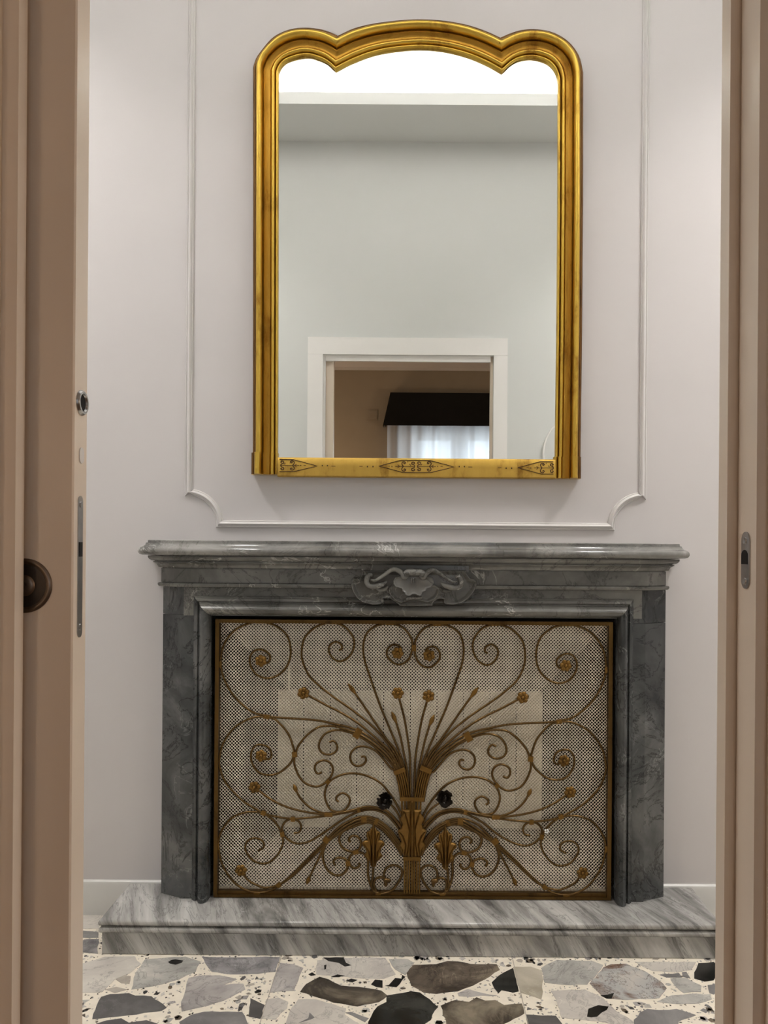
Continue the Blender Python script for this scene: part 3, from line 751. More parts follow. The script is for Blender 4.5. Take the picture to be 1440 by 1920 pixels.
for xx in (676, 695, 714): c5tube([(xx, 330), (xx+(695-xx)*-.15, 350), (xx+(695-xx)*.3, 378)], [9, 8, 5], VY-.014).build('bead_drop', 'marble_mid', car, 60)
c5tube([(625,528),(680,520),(720,520),(775,520)], [16, 15, 15, 16], VY-.008).build('lower_roll', 'marble_mid', car, 60)

# ================================================================== RADIATOR behind the screen
SY_ = 2.462
rad_t = thing('radiator', (0, 2.525, HT), 'cream slatted radiator standing behind the pierced fire screen', 'radiator')
RY = SY_+.0235
for k in range(10):
    xa = X(519.5+k*49.8+1.2, RY, 1400); xb = X(519.5+(k+1)*49.8-1.4, RY, 1400)
    MB().box(xa, xb, RY, RY+.02, UP(775, 1552, RY).z, UP(775, 1296, RY).z).build('slat', 'radiator', rad_t)
xa, xb = X(521, RY), X(1016, RY)
MB().box(xa, xb, RY+.021, RY+.045, UP(775, 1540, RY).z, UP(775, 1315, RY).z).build('water_panel', 'firebox', rad_t)
for q in (560, 960): MB().box(X(q, RY)-.012, X(q, RY)+.012, RY+.015, RY+.04, HT+.001, UP(775, 1535, RY).z).build('foot', 'firebox', rad_t)
MB().box(X(541, RY), X(545, RY), RY+.002, RY+.012, UP(775, 1296, RY).z, UP(775, 1225, RY).z).build('pipe', 'radiator', rad_t)

# ================================================================== FIRE SCREEN
SY = 2.462
scr = thing('fire_screen', (0, SY, HT), 'bronze fire screen with iron scrolls, flowers and pierced cream sheet', 'fire screen')
sx0, sx1 = X(402.5, SY, 1420), X(1147, SY, 1420)
sz0, sz1 = HT+.002, Zc(1163.5, SY)
fw = .012
def fbar(x0, x1, z0, z1, nm):
    m = MB(); m.box(x0, x1, SY-.004, SY+.022, z0, z1).build(nm, 'bronze_frame', scr)
fbar(sx0, sx0+fw, sz0, sz1, 'frame_upright'); fbar(sx1-fw, sx1, sz0, sz1, 'frame_upright')
fbar(sx0+fw+.0003, sx1-fw-.0003, sz1-.011, sz1, 'frame_rail')
MB().box(sx0+fw+.0003, sx1-fw-.0003, SY-.004, SY+.022, sz0, sz0+.008).box(sx0+fw+.0003, sx1-fw-.0003, SY+.002, SY+.022, sz0+.008, sz0+.018).build('frame_rail', 'bronze_frame', scr)
# pierced sheet: two crossing sets of diagonal strips
px_m = SY/F
pitch = 6.30*px_m; wdt = 4.45*px_m*.43
a0, a1, b0, b1 = sx0+fw-.002, sx1-fw+.002, sz0+.012, sz1-.009
sheet = MB(); MYs = SY+.0165
for sg in (1, -1):
    yy0 = MYs+(0.0004 if sg > 0 else 0)
    wx = wdt*math.sqrt(2)/2
    k0 = int(((a0-(b1 if sg > 0 else -b0)))/pitch)-2; k1 = int((a1-(b0 if sg > 0 else -b1))/pitch)+2
    for k in range(k0, k1+1):
        c = k*pitch                      # x = c + sg*z
        def clip(c):                      # end points of x = c + sg z in the sheet
            t0, t1 = b0, b1
            za_, zb_ = ((a0-c)/sg, (a1-c)/sg)
            lo, hi = min(za_, zb_), max(za_, zb_)
            t0, t1 = max(t0, lo), min(t1, hi)
            return t0, t1
        t0, t1 = clip(c)
        if t1-t0 < .004: continue
        pA = [(c+sg*t0-wx, t0), (c+sg*t0+wx, t0), (c+sg*t1+wx, t1), (c+sg*t1-wx, t1)]
        pA = [(min(max(x_, a0), a1), z_) for x_, z_ in pA]
        sheet.prism([(x_, yy0, z_) for x_, z_ in pA], (0, .0009, 0))
# plain border of the sheet
sheet.box(a0, a1, MYs, MYs+.0012, b0, b0+.012)
o = sheet.build('pierced_sheet', 'mesh', scr, fix=False); o['kind'] = 'stuff'

# ---- scrolls, traced on the left half and mirrored
CRP = {'c1': (400, 1140, .26389), 'c3': (390, 1410, .27083), 'c6': (640, 1380, .18056), 'c9': (640, 1480, .18056)}
def cp(c, pts): ox, oy, s = CRP[c]; return [(ox+x*s, oy+y*s) for x, y in pts]
def T(*segs):
    P = []
    for c, pts in segs: P += pts if c == 'p' else cp(c, pts)
    return P
def trunk(i):                 # entry of rod i (0 outermost) into the left upper bundle
    return [(752+i*1.9, 1499), (747.5+i*2.1, 1470), (740.5+i*2.75, 1446)]
BARS = {
 'S1': T(('p', trunk(3)), ('c1', [(1250,1035),(1150,945),(1050,880),(960,846),(880,828),(760,802),(640,790),(450,778),(370,765),(270,735),(150,630),(75,500),(52,380),(75,260),(150,160),(250,110),(330,100),(430,120),(520,190),(550,300),(530,400),(470,470),(390,500),(310,475),(265,410),(260,350),(290,305),(340,295),(390,320),(405,355),(385,390),(345,382)])),
 'S10': T(('p', trunk(2)), ('c1', [(1235,1045),(1130,955),(1030,895),(940,862),(860,840),(800,838),(740,850),(670,900),(610,970),(583,1035)]), ('c3', [(597,60),(605,110),(635,175),(680,220),(750,240),(810,215),(850,170),(865,120),(845,75),(800,58),(750,80),(740,120),(760,150),(790,140)])),
 'S12': T(('p', trunk(1)), ('c1', [(1220,1055),(1120,965),(1020,905),(940,876),(870,868),(800,890),(760,940),(750,990),(775,1030),(825,1042),(870,1020),(880,980),(855,945),(825,955)])),
 'S13': T(('p', trunk(0)), ('c6', [(510,330),(430,230),(350,150),(250,110),(170,115),(110,160),(92,220),(110,280),(160,312),(220,300),(255,260),(245,215),(205,215)])),
 'S16': T(('p', trunk(4)), ('c1', [(1265,1030),(1200,965),(1100,875),(1000,800),(900,740),(800,690),(690,630),(645,607)])),
 'S14': T(('p', trunk(5)), ('c1', [(1280,1020),(1150,860),(1000,735),(850,630),(750,550),(680,480),(635,380),(628,300),(650,210),(720,140),(800,108),(850,105),(930,130),(990,200),(1000,270),(970,340),(910,378),(860,365),(825,320),(825,270),(865,240),(905,255),(915,285),(895,300)])),
 'S17': T(('p', trunk(6)), ('c1', [(1300,1020),(1230,930),(1150,815),(1080,710),(1000,595)])),
 'S15': T(('p', trunk(7)), ('c1', [(1320,1020),(1250,850),(1180,680),(1110,480),(1075,370),(1065,270),(1090,180),(1150,130),(1220,112),(1300,118),(1360,150),(1408,220),(1413,290),(1390,360),(1340,398),(1290,395),(1240,350),(1235,300),(1270,262),(1310,265),(1335,290),(1315,318)])),
 'S19': T(('p', [(766,1499),(765,1470),(762.5,1440)]), ('c1', [(1355,1040),(1330,920),(1297,805)])),
 'S18': T(('p', [(769,1499),(769.5,1470),(769,1440)]), ('c1', [(1395,1030),(1360,800),(1322,650),(1312,608)])),
 'S11': T(('c3', [(1350,470),(1330,410),(1280,320),(1200,220),(1100,165),(1000,148),(920,160),(860,190),(825,230),(808,290),(820,350),(850,400),(900,415),(950,400),(980,350),(975,310),(935,285),(895,305),(888,330),(905,345)])),
 'S3': T(('c3', [(1360,575),(1335,525),(1260,430),(1190,395),(1100,386),(1040,400),(950,420),(830,440),(700,455),(590,462),(480,450),(385,425),(340,400),(250,345),(170,270),(110,190),(78,90)]), ('c1', [(45,1060),(70,960),(150,850),(250,790),(330,772),(400,780),(450,800),(530,890),(568,990),(575,1040)]), ('c3', [(588,45),(560,90),(490,145),(420,160),(350,140),(305,75),(298,10),(325,-40),(370,-50),(420,-30),(440,20),(420,50),(375,35)])),
 'S8': T(('c3', [(1355,560),(1325,500),(1255,420),(1180,387),(1100,378),(1030,395),(930,418),(830,432),(780,430),(650,410),(530,375),(430,325),(350,265),(325,247)])),
 'S9': T(('c3', [(960,415),(900,425),(830,428),(770,415),(700,380),(640,320),(605,255)])),
 'S7': T(('c3', [(1358,590),(1328,540),(1250,445),(1180,408),(1110,400),(1030,418),(930,470),(800,560),(700,620),(620,635),(560,610),(520,565),(515,515),(545,475),(590,465),(630,482),(645,520),(630,555),(595,562)])),
 'S4': T(('c3', [(1350,670),(1325,620),(1245,520),(1150,458),(1060,448),(960,487),(880,545),(800,632),(700,730),(580,850),(490,925),(420,962),(340,975),(250,950),(170,890),(100,780),(72,650),(92,550),(160,460),(250,420),(330,415),(390,430),(450,470),(500,540),(520,620),(490,700),(430,760),(370,772),(310,750),(265,690),(260,640),(290,605),(340,598),(380,620),(385,660),(345,685)])),
 'S5': T(('c3', [(1348,685),(1320,630),(1240,530),(1150,472),(1070,462),(970,500),(890,557),(812,640),(710,740),(590,855),(500,915),(400,940),(330,918),(275,885),(250,850),(232,824)])),
 'S6': T(('c3', [(900,570),(850,590),(812,630),(770,730),(730,810),(698,880)])),
 'S22': T(('c3', [(1345,700),(1315,645),(1235,545),(1150,486),(1080,476),(985,512),(900,570),(830,620),(800,680),(797,745),(830,820),(890,855),(940,840),(970,790),(960,750),(910,730),(870,752),(878,785)])),
 'S21': T(('c3', [(1340,715),(1310,660),(1230,558),(1150,500),(1090,490),(1000,520),(935,550),(908,600),(930,660),(990,690),(1040,680),(1060,630),(1040,590),(1000,580),(975,605),(985,625)])),
 'S23': T(('c3', [(1165,975),(1130,930),(1108,850),(1108,750),(1090,712),(1050,695),(1000,705),(975,745),(990,790),(1020,805),(1050,785),(1042,768)])),
 'S24': T(('c3', [(1145,800),(1140,870),(1132,920),(1150,965),(1200,982),(1270,960),(1325,890),(1345,830),(1320,792),(1270,785),(1230,812),(1218,855),(1230,885)])),
 'S25': T(('c3', [(1165,970),(1148,925),(1160,880),(1200,868),(1235,885)])),
}
TC = 773.6                     # axis of the screen in the photo (at the optical row)
def mir(P, adj=True):
    out = []
    for x, y in P:
        u, v = uv(x, y); ax_ = uv(TC, 1430)[0]
        du = ax_-u
        if adj and y > 1545 and du < 200: du *= .93+.07*min(1, max(0, (du-100)/100))
        k = 5.0*min(1, max(0, (1590-y)/120)) if adj else 0
        if adj and y < 1240: k *= max(.2, (y-1160)/80)
        u2 = ax_+du; v2 = v+k
        out.append((CX+u2*cr-v2*sr, CY+u2*sr+v2*cr))
    return out
R0 = 2.25*px_m
YB = SY+.004
ylay = {'S1': 0, 'S10': -.001, 'S12': 0, 'S13': .001, 'S14': .002, 'S15': .003, 'S16': -.001, 'S17': .001, 'S19': .002, 'S18': .003, 'S8': -.001, 'S7': .002, 'S4': 0, 'S5': -.001, 'S22': 0, 'S21': .001, 'S24': -.001}
for k, P in BARS.items():
    for side in (0, 1):
        Q = mir(P) if side else P
        C = catmull(Q, 5)
        Yk = YB+ylay.get(k, 0)
        r = R0*(1.15 if k in ('S21', 'S22', 'S23', 'S24', 'S25') else 1.0)
        MB().tube([UP(a, b, Yk) for a, b in C], r, 8).build('scroll_bar' if k not in ('S16', 'S17', 'S18', 'S19', 'S5', 'S6', 'S8', 'S9') else 'stem', 'bronze_dark', scr, 60)
def both(P, fn):
    for side in (0, 1): fn(mir(P) if side else P, side)
# buds
for P in (T(('c1', [(1012,612),(955,535)])), T(('c1', [(1300,815),(1266,735)])), T(('c3', [(615,280),(592,222)])), T(('c3', [(705,860),(682,918)]))):
    def f(Q, side):
        a, b = UP(*Q[0], YB), UP(*Q[1], YB); d = b-a
        MB().tube([a+d*t for t in (0, .25, .45, .7, .9, 1)], [R0*.9, R0*1.5, R0*2.0, R0*1.6, R0*.7, R0*.15], 8, True, .7).build('bud', 'bronze', scr, 60)
    both(P, f)
# flowers
FLW = T(('c1', [(338,375),(640,605),(1310,605),(1310,320),(340,1050)]), ('c3', [(322,245),(228,820)]))
for i, p in enumerate(FLW):
    def f(Q, side):
        c = UP(*Q[0], YB-.006); m = MB(); r0 = random.random()
        for k in range(6):
            a = 6.283*k/6+r0
            m.ball(c+Vector((math.cos(a), 0, math.sin(a)))*6.8*px_m, (5.2*px_m, 3.4*px_m, 5.2*px_m), 8, 6)
        m.ball(c-Vector((0, .004, 0)), (3.6*px_m, 3*px_m, 3.6*px_m), 8, 6)
        m.build('flower', 'bronze', scr, 60)
    both([p], f)
# collars and ties
COLL = [('c1', (1025,890), 30, 15, 22), ('c1', (380,772), 8, 13, 9), ('c1', (578,1040), 85, 12, 11), ('c3', (385,422), 20, 11, 10), ('c3', (588,464), 0, 10, 10), ('c3', (515,568), 80, 11, 9), ('c3', (830,205), 40, 10, 10), ('c3', (1045,400), -10, 8, 10), ('c3', (820,607), 125, 13, 14), ('c3', (490,920), 140, 10, 10), ('c3', (1080,466), -3, 13, 13), ('c3', (1165,478), 20, 8, 13), ('c3', (970,770), 80, 11, 10), ('c3', (1025,692), -15, 12, 9), ('c3', (835,432), 0, 18, 9),
        ('c1', (330,101), 0, 16, 5), ('c1', (845,106), 0, 18, 5), ('c1', (1255,113), 0, 18, 5), ('c3', (340,978), 0, 14, 5), ('c3', (1180,980), 0, 12, 5), ('c1', (52,400), 90, 14, 5), ('c3', (70,650), 90, 14, 5)]
for c, p, ang, L, W in COLL:
    q = cp(c, [p])[0]
    def f(Q, side):
        cc = UP(*Q[0], YB-.0005); a = math.radians(-ang if side == 0 else ang)
        ax = [Vector((math.cos(a), 0, math.sin(a))), Vector((0, 1, 0)), Vector((-math.sin(a), 0, math.cos(a)))]
        MB().obox(cc, ax, (L/2*.82*px_m, .0048, W/2*.85*px_m)).build('collar', 'bronze', scr)
    both([q], f)
q = (776.5, 1215)
MB().obox(UP(*q, YB), [Vector((1, 0, 0)), Vector((0, 1, 0)), Vector((0, 0, 1))], (4*px_m, .005, 6*px_m)).build('collar', 'bronze', scr)
# small knots at the heart scrolls
def f(Q, side):
    c = UP(*Q[0], YB-.003); m = MB()
    m.ball(c, (8*px_m, 4*px_m, 5*px_m), 8, 6); m.ball(c-Vector((0.004, 0, .009)), (4*px_m, 3*px_m, 7*px_m), 8, 6); m.build('knot', 'bronze_dark', scr, 60)
both(cp('c3', [(1240,890)]), f)
# trunk of upright rods with bands
for k in range(7):
    x0 = 758.6+k*4.6; x1 = 757+k*4.95
    P = [UP(x0, 1675, YB-.003), UP(x0, 1610, YB-.003), UP(x1, 1555, YB-.003), UP(753+k*6.0, 1499, YB-.003)]
    MB().tube(P, 1.95*px_m, 8).build('trunk_rod', 'bronze', scr, 60)
for sg in (0, 1):              # bundled sheath above the knot band
    for k in range(5):
        P = [(752.5+k*3.9, 1500), (747.5+k*4.1, 1470), (740.5+k*4.3, 1446)]
        P = mir(P, False) if sg else P
        MB().tube([UP(a, b, YB-.004) for a, b in catmull(P, 4)], 1.55*px_m, 6).build('trunk_rod', 'bronze', scr, 60)
def band(px, py, L, W, ang, dy=-.007):
    a = math.radians(-ang); c = UP(px, py, YB+dy)
    ax = [Vector((math.cos(a), 0, math.sin(a))), Vector((0, 1, 0)), Vector((-math.sin(a), 0, math.cos(a)))]
    m = MB(); m.obox(c, ax, (L/2*px_m, .0035, W/2*px_m)); m.build('band', 'bronze', scr)
band(772.5, 1498.5, 45, 7, 0.4); band(772.5, 1609.5, 33, 7, 0.4); band(749, 1446, 22, 8, -20); band(798.5, 1443, 22, 9, 22)
# acanthus leaves
def leafpoly(c, half, cx_): 
    L = [(2*cx_-x, y) for x, y in half[::-1] if abs(x-cx_) > 3]
    return cp(c, half+L)
half = [(735,92),(762,112),(770,205),(835,210),(825,250),(852,282),(862,312),(838,360),(850,400),(888,430),(872,480),(850,540),(877,582),(848,640),(826,692),(735,702)]
pol = leafpoly('c9', half, 735)
def h_leaf(axis, ribs, hh):
    def fn(X_, Y_, d):
        e = np.clip(d/5.0, 0, 1); h = hh*np.sqrt(1-(1-e)**2)
        ra = pdist(X_, Y_, axis); h = h+.0030*np.exp(-(ra/1.3)**2)-.0040*np.exp(-((ra-3.2)/1.0)**2)
        for rb in ribs:
            r_ = pdist(X_, Y_, rb); h = h-.0048*np.exp(-(r_/1.15)**2)
        return h
    return fn
ribs = []
for ln in ([(790,690),(770,560),(760,420),(790,300),(815,230)], [(815,690),(800,570),(830,480),(865,440)], [(830,680),(835,620),(862,590)]):
    ribs += [cp('c9', ln), cp('c9', [(1470-x, y) for x, y in ln])]
relief(MB(), pol, YB-.006, h_leaf(cp('c9', [(735,130),(735,700)]), ribs, .010), .6).build('acanthus_leaf', 'bronze', scr, 60)
for cx_, dy in ((333, 0), (1081, 24)):
    half = [(335,345),(350,395),(378,430),(402,440),(408,480),(398,520),(430,530),(452,550),(446,582),(418,608),(405,645),(432,690),(402,722),(372,750),(357,800),(335,815)]
    half = [(x-333+cx_, y+dy) for x, y in half]
    pol = leafpoly('c9', half, cx_)
    ribs = []
    for ln in ([(345,780),(350,640),(362,520),(385,450)], [(355,780),(380,640),(432,560)], [(360,780),(375,730),(415,690)]):
        for sgn in (1, -1): ribs.append(cp('c9', [(cx_+sgn*(x-333), y+dy) for x, y in ln]))
    relief(MB(), pol, YB-.005, h_leaf(cp('c9', [(cx_, 380+dy), (cx_, 800+dy)]), ribs, .009), .6).build('acanthus_leaf', 'bronze', scr, 60)
# stems of the roses and the two dark roses
for pts, (rx, ry) in (([(752,1545),(748,1530),(738,1514),(728,1505)], (721.5, 1502)), ([(794,1545),(800,1528),(812,1514),(828,1503)], (834.5, 1498.5))):
    MB().tube([UP(a, b, YB-.002) for a, b in catmull(pts, 4)], R0*.9, 8).build('stem', 'bronze_dark', scr, 60)
    c = UP(rx, ry, YB-.014)
    rose = MB().ball(c, (5*px_m, 5*px_m, 6*px_m), 8, 6).build('rose', 'rose', scr, 60)
    rnd = random.Random(int(rx))
    for lay, (n, rr_, tilt) in enumerate(((3, 6.0, .25), (5, 11, .65), (5, 15.5, 1.1))):
        for k in range(n):
            a = 6.283*k/n+rnd.uniform(-.3, .3)+lay
            rows = []
            for i in range(5):
                t = i/4; row = []
                for j in range(5):
                    s_ = (j-2)/2*.95*(1-.35*abs(t-.55))
                    rad_ = rr_*(.35+.65*t)*(1+.12*rnd.uniform(-1, 1)*(t > .7)); th = a+s_*.75
                    dep = (1-tilt*.6)*9*t - 3*tilt+1.6*(t == 1)*rnd.uniform(-1, .4)
                    row.append(c+Vector((math.cos(th)*rad_*px_m, -dep*px_m, math.sin(th)*rad_*px_m*1.05)))
                rows.append(row)
            MB().loft(rows).build('petal', 'rose', rose, 80)
# white balls standing for a small sparkle on the screen
q = UP(1025, 1558.5, YB-.002); m = MB()
for k in range(5): a = k*1.257; m.ball(q+Vector((math.cos(a), 0, math.sin(a)))*3.2*px_m, (2.1*px_m,)*3, 6, 4)
m.build('sparkle_balls', 'casing', scr, 60)

# ================================================================== MIRROR
mir_t = thing('wall_mirror', (0, D, UP(775, 893, D).z), 'tall gilt wall mirror with a three-lobed top above the fireplace', 'mirror')
GY = 2.53
segs_o = [[(472.5,850),(473,500),(473,123)],
  catmull([(473,123),(478,107),(488,92),(511,66),(540,52),(570,48),(601,51),(622,57.6),(633,63)], 6),
  catmull([(633,63),(667,48),(714.5,38),(776,32.5),(828,34.5),(875,42.5),(913,55),(938.5,66.6)], 6),
  catmull([(938.5,66.6),(957.6,58.5),(979,52.4),(1007,51),(1040,57.6),(1068.6,75.6),(1087.5,101.5),(1095,132)], 6),
  [(1095.5,132),(1094.5,500),(1090,858)]]
segs_i = [[(519.5,850),(520.5,500),(521,132)],
  catmull([(521,132),(528,118),(542,107.7),(575,101),(596,106),(613,114),(628.5,128.4)], 6),
  catmull([(628.5,128.4),(662.5,111),(710,94.5),(776,86),(828,88.8),(875,100),(913,115.7),(942,132)], 6),
  catmull([(942,132),(957.6,117),(974,108),(997.8,104.4),(1023.7,111),(1038,122.8),(1045,137),(1047.5,150)], 6),
  [(1047.5,150),(1046.5,500),(1042,858)]]
NS = [4, 26, 40, 26, 4]
OUT, INN = [], []
for so, si, n in zip(segs_o, segs_i, NS):
    a, b = resample(so, n), resample(si, n)
    OUT += list(a) if not OUT else list(a)[1:]; INN += list(b) if not INN else list(b)[1:]
O3 = [UP(x, y, GY) for x, y in OUT]; I3 = [UP(x, y, GY) for x, y in INN]
def mould(prof, rng=None):
    rows = []
    for s_, h in prof:
        rows.append([(o_.x+(i_.x-o_.x)*s_, D-h, o_.z+(i_.z-o_.z)*s_) for o_, i_ in zip(O3, I3)])
    return rows
def rnd_(c, w_, h0, hh, n=9, a0=8): return [(c-w_*math.cos(math.radians(a0+(180-2*a0)*k/n)), h0+hh*math.sin(math.radians(a0+(180-2*a0)*k/n))) for k in range(n+1)]
P_edge = [(0, .001), (0, .028), (.02, .033), (.06, .036), (.10, .036), (.125, .033)]
P_torus = [(.125, .033)]+rnd_(.275, .14, .036, .021, 11)+[(.42, .031), (.445, .030)]
P_cove = [(.445, .030), (.45, .037), (.49, .038), (.53, .0345), (.58, .031), (.64, .0295), (.69, .031), (.715, .0285)]
P_bead = [(.715, .0285)]+rnd_(.80, .075, .031, .0105, 8)+[(.885, .0285), (.90, .033)]+rnd_(.945, .04, .031, .004, 5)+[(1.0, .026), (1.0, .012)]
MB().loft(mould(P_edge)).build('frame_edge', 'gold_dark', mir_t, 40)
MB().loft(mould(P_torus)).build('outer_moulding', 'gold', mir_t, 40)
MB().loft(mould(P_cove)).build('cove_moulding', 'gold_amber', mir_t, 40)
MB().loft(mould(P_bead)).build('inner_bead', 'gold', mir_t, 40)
# corner blocks: the same section, a little fuller
PB = P_edge[:-1]+P_torus+P_cove[1:]+P_bead[1:]
cuts = [(0, len(P_edge)-1, 'gold_dark', 'block_edge')]
for (xo, xi, yt, yb) in ((470.5, 520.5, 848.5, 889), (1090.5, 1039.5, 856.5, 897)):
    ta, tb = UP(xo, yt, GY), UP(xi, yt, GY); zb = UP(xo, yb, GY).z
    def row(h0): return [((ta.x+(tb.x-ta.x)*s_), D-(h*1.06+.003), h0) for s_, h in PB]
    blk = MB(); r1, r2 = row(ta.z), row(zb)
    blk.loft([r1, r2]); n = len(r1)
    top = [(x_, y_, ta.z) for x_, y_, z_ in r1]+[(tb.x, D-.002, ta.z), (ta.x, D-.002, ta.z)]
    bot = [(x_, y_, zb) for x_, y_, z_ in top]
    blk.add(top, [tuple(range(len(top)))]); blk.add(bot, [tuple(range(len(bot)))])
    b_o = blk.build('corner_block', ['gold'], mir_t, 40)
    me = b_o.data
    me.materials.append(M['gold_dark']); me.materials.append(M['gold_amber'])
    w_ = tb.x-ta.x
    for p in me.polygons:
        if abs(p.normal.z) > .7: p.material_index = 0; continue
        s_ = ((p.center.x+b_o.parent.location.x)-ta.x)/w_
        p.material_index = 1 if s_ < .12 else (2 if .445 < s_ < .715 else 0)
# bottom rail
ra, rb = UP(520, 856, GY), UP(1041, 861, GY); rzt = Zc(858.8, GY); rzb = Zc(895, GY)
RF = .040
prof = [(.005, rzb), (RF-.004, rzb), (RF, rzb+.003), (RF+.001, (rzb+rzt)/2), (RF, rzt-.005), (RF-.003, rzt-.0015), (RF-.008, rzt), (.005, rzt)]
MB().loft(sweep_plan([(ra.x, D), (rb.x, D)], prof), True, True).build('bottom_rail', 'gold_rail', mir_t, 40)
# engraved ornament
EY = D-RF-.0012
eng = MB()
def C7(pts): return [(680+.15278*x, 850+.15278*y) for x, y in pts]
def eline(P, w_=.55, sm=False):
    P = catmull(P, 5) if sm and len(P) > 2 else P
    eng.tube([UP(a, b, GY) for a, b in P], w_*GY/F, 5)
    for i in range(len(P)): pass
def ornament(shift=0, dy=0, xmin=-1e9, xmax=1e9):
    def put(pts, w_=.55, sm=False):
        P = [(x+shift, y+dy) for x, y in C7(pts)]
        if sm and len(P) > 2: P = catmull(P, 5)
        seg = []
        dense = []
        for i in range(len(P)-1):
            for t in np.linspace(0, 1, 9)[:-1]: dense.append((P[i][0]+(P[i+1][0]-P[i][0])*t, P[i][1]+(P[i+1][1]-P[i][1])*t))
        dense.append(P[-1])
        for q in dense+[None]:
            if q is not None and xmin <= q[0] <= xmax: seg.append(q)
            else:
                if len(seg) > 1: m_.tube([(lambda v: (v.x, EY, v.z))(UP(a, b, GY)) for a, b in seg], w_*1.12*GY/F, 5)
                seg = []
    m_ = MB()
    put([(200,157),(475,82),(660,84),(830,88),(1125,168),(840,235),(660,236),(490,235),(200,157)], .6)
    for cx_, sg in ((510, 1), (810, -1)):
        for up in (1, -1):
            y0 = 160
            put([(cx_-10*sg, y0), (cx_-28*sg, y0-25*up), (cx_-25*sg, y0-50*up), (cx_, y0-58*up), (cx_+18*sg, y0-42*up), (cx_+5*sg, y0-32*up), (cx_-6*sg, y0-42*up)], .75, True)
    for cx_, sg in ((622, 1), (690, -1)):
        for up in (1, -1):
            y0 = 160
            put([(cx_+18*sg, y0), (cx_+8*sg, y0-18*up), (cx_-18*sg, y0-28*up), (cx_-18*sg, y0-48*up), (cx_+4*sg, y0-54*up), (cx_+16*sg, y0-40*up), (cx_+4*sg, y0-34*up)], .75, True)
    put([(400,160),(640,160)], .45); put([(670,161),(900,162)], .45)
    for x_ in (360, 920): put([(x_-5,160),(x_+5,160)], .9)
    put([(310,156),(335,157)], .4); put([(955,160),(985,161)], .4)
    put([(430,140),(455,158),(430,180)], .45); put([(870,142),(845,160),(870,182)], .45)
    put([(545,110),(555,98)], .5); put([(575,130),(590,150)], .5); put([(730,130),(715,148)], .5); put([(845,130),(835,120)], .5)
    for x_ in (58, 127, 1185, 1248): put([(x_-6,162),(x_+6,162)], 1.3)
    put([(1295,168),(1345,169)], .5); put([(-40,158),(0,158)], .5)
    m_.build('engraved_ornament', 'engrave', mir_t)
ornament()
ornament(-256.5, -1.8, xmin=522)
ornament(260, 3, xmax=1039)
# glass
gl = MB(); gp = [(p.x, D-.022, p.z) for p in I3]
zb = rzt-.004
gp = [(gp[0][0]-.004, D-.022, zb)]+[(x_+(-.004 if x_ < 0 else .004), y_, z_) for x_, y_, z_ in gp]+[(gp[-1][0]+.004, D-.022, zb)]
gl.prism(gp, (0, .004, 0)); gl.build('glass', 'mirror', mir_t)
MB().box(I3[0].x-.02, I3[-1].x+.02, D-.0165, D-.002, rzb+.01, UP(775, 120, GY).z).build('backing_board', 'gold_dark', mir_t)

# ================================================================== LIGHT FITTINGS
for LX, LY_, side, pw in ((1.65, 1.70, 'strike plate', 1.0), (-1.55, 1.70, 'door pull', .7)):  # door pull side lamp is an unseen fill, added to even the wall
    dl = thing('ceiling_lamp', (LX, LY_, CEIL-.05), 'flat round white lamp on the passage ceiling on the %s side' % side, 'lamp', 'passage ceiling lamps')
    MB().disc_lathe((LX, LY_, CEIL-.05), [(.17, .05), (.17, .004), (.165, 0), (.155, 0), (.15, .004)], 'z', 48).build('lamp_body', 'casing', dl, 40)
    ld = bpy.data.lights.new('ceiling_lamp_light', 'AREA'); ld.shape = 'DISK'; ld.size = .29; ld.energy = SPOT_POWER*pw; ld.spread = math.radians(110); ld.color = (1.0, .965, .93)
    lo = bpy.data.objects.new('ceiling_lamp_light', ld); COL.objects.link(lo); lo.parent = dl; lo.location = (0, 0, -.004)

# ================================================================== ROOM BEHIND THE CAMERA (seen in the mirror)
BY = -3.0; RC = 3.10
wx0, wx1 = MX(730, 830, BY).x, 1.45
wz0, wz1 = 0.9, MX(780, 812, BY).z
o = MB().box(-2.9, wx0, BY-.2, BY, -.05, RC).box(wx1, 2.9, BY-.2, BY, -.05, RC).box(wx0, wx1, BY-.2, BY, wz1, RC).box(wx0, wx1, BY-.2, BY, -.05, wz0).build('wall_rear', 'taupe')
tag(o, 'taupe wall with the curtained window, seen in the mirror', 'wall', kind='structure')
for nm, a, b_ in (('wall_rear_left', -3.0, -2.9), ('wall_rear_right', 2.9, 3.0)):
    o = MB().box(a, b_, BY, WY0, -.05, RC).build(nm, 'taupe'); tag(o, 'taupe side wall of the dim room on the %s side' % ('door pull' if a < 0 else 'strike plate'), 'wall', kind='structure')
o = MB().box(-2.9, 2.9, BY, WY0, RC, RC+.1).build('ceiling_inner', 'ceil'); tag(o, 'ceiling of the dim room, glimpsed in the mirror', 'ceiling', kind='structure')
cz = MX(775, 695, BY).z
o = MB().loft(sweep_plan([(2.9, BY), (-2.9, BY)], [(0, cz), (.012, cz), (.014, cz+.03), (.05, cz+.06), (.075, cz+.085), (.08, RC), (0, RC)]), True, True).build('trim_5', 'trim', smooth=40)
tag(o, 'pale ceiling cornice above the curtained window, seen in the mirror', 'cornice', kind='structure')
wn = thing('window_1', ((wx0+wx1)/2, BY-.12, wz0), 'white framed window with daylight behind sheer curtain', 'window', kind='structure')
f = MB(); fy0, fy1 = BY-.15, BY-.10
xm = MX(862, 830, BY).x
xs0 = MX(783, 830, BY).x; MB().box(wx0, xs0, fy0, fy1, wz0, wz1).build('window_frame', 'casing', wn); MB().box(wx1-.06, wx1, fy0, fy1, wz0, wz1).build('window_frame', 'casing', wn)
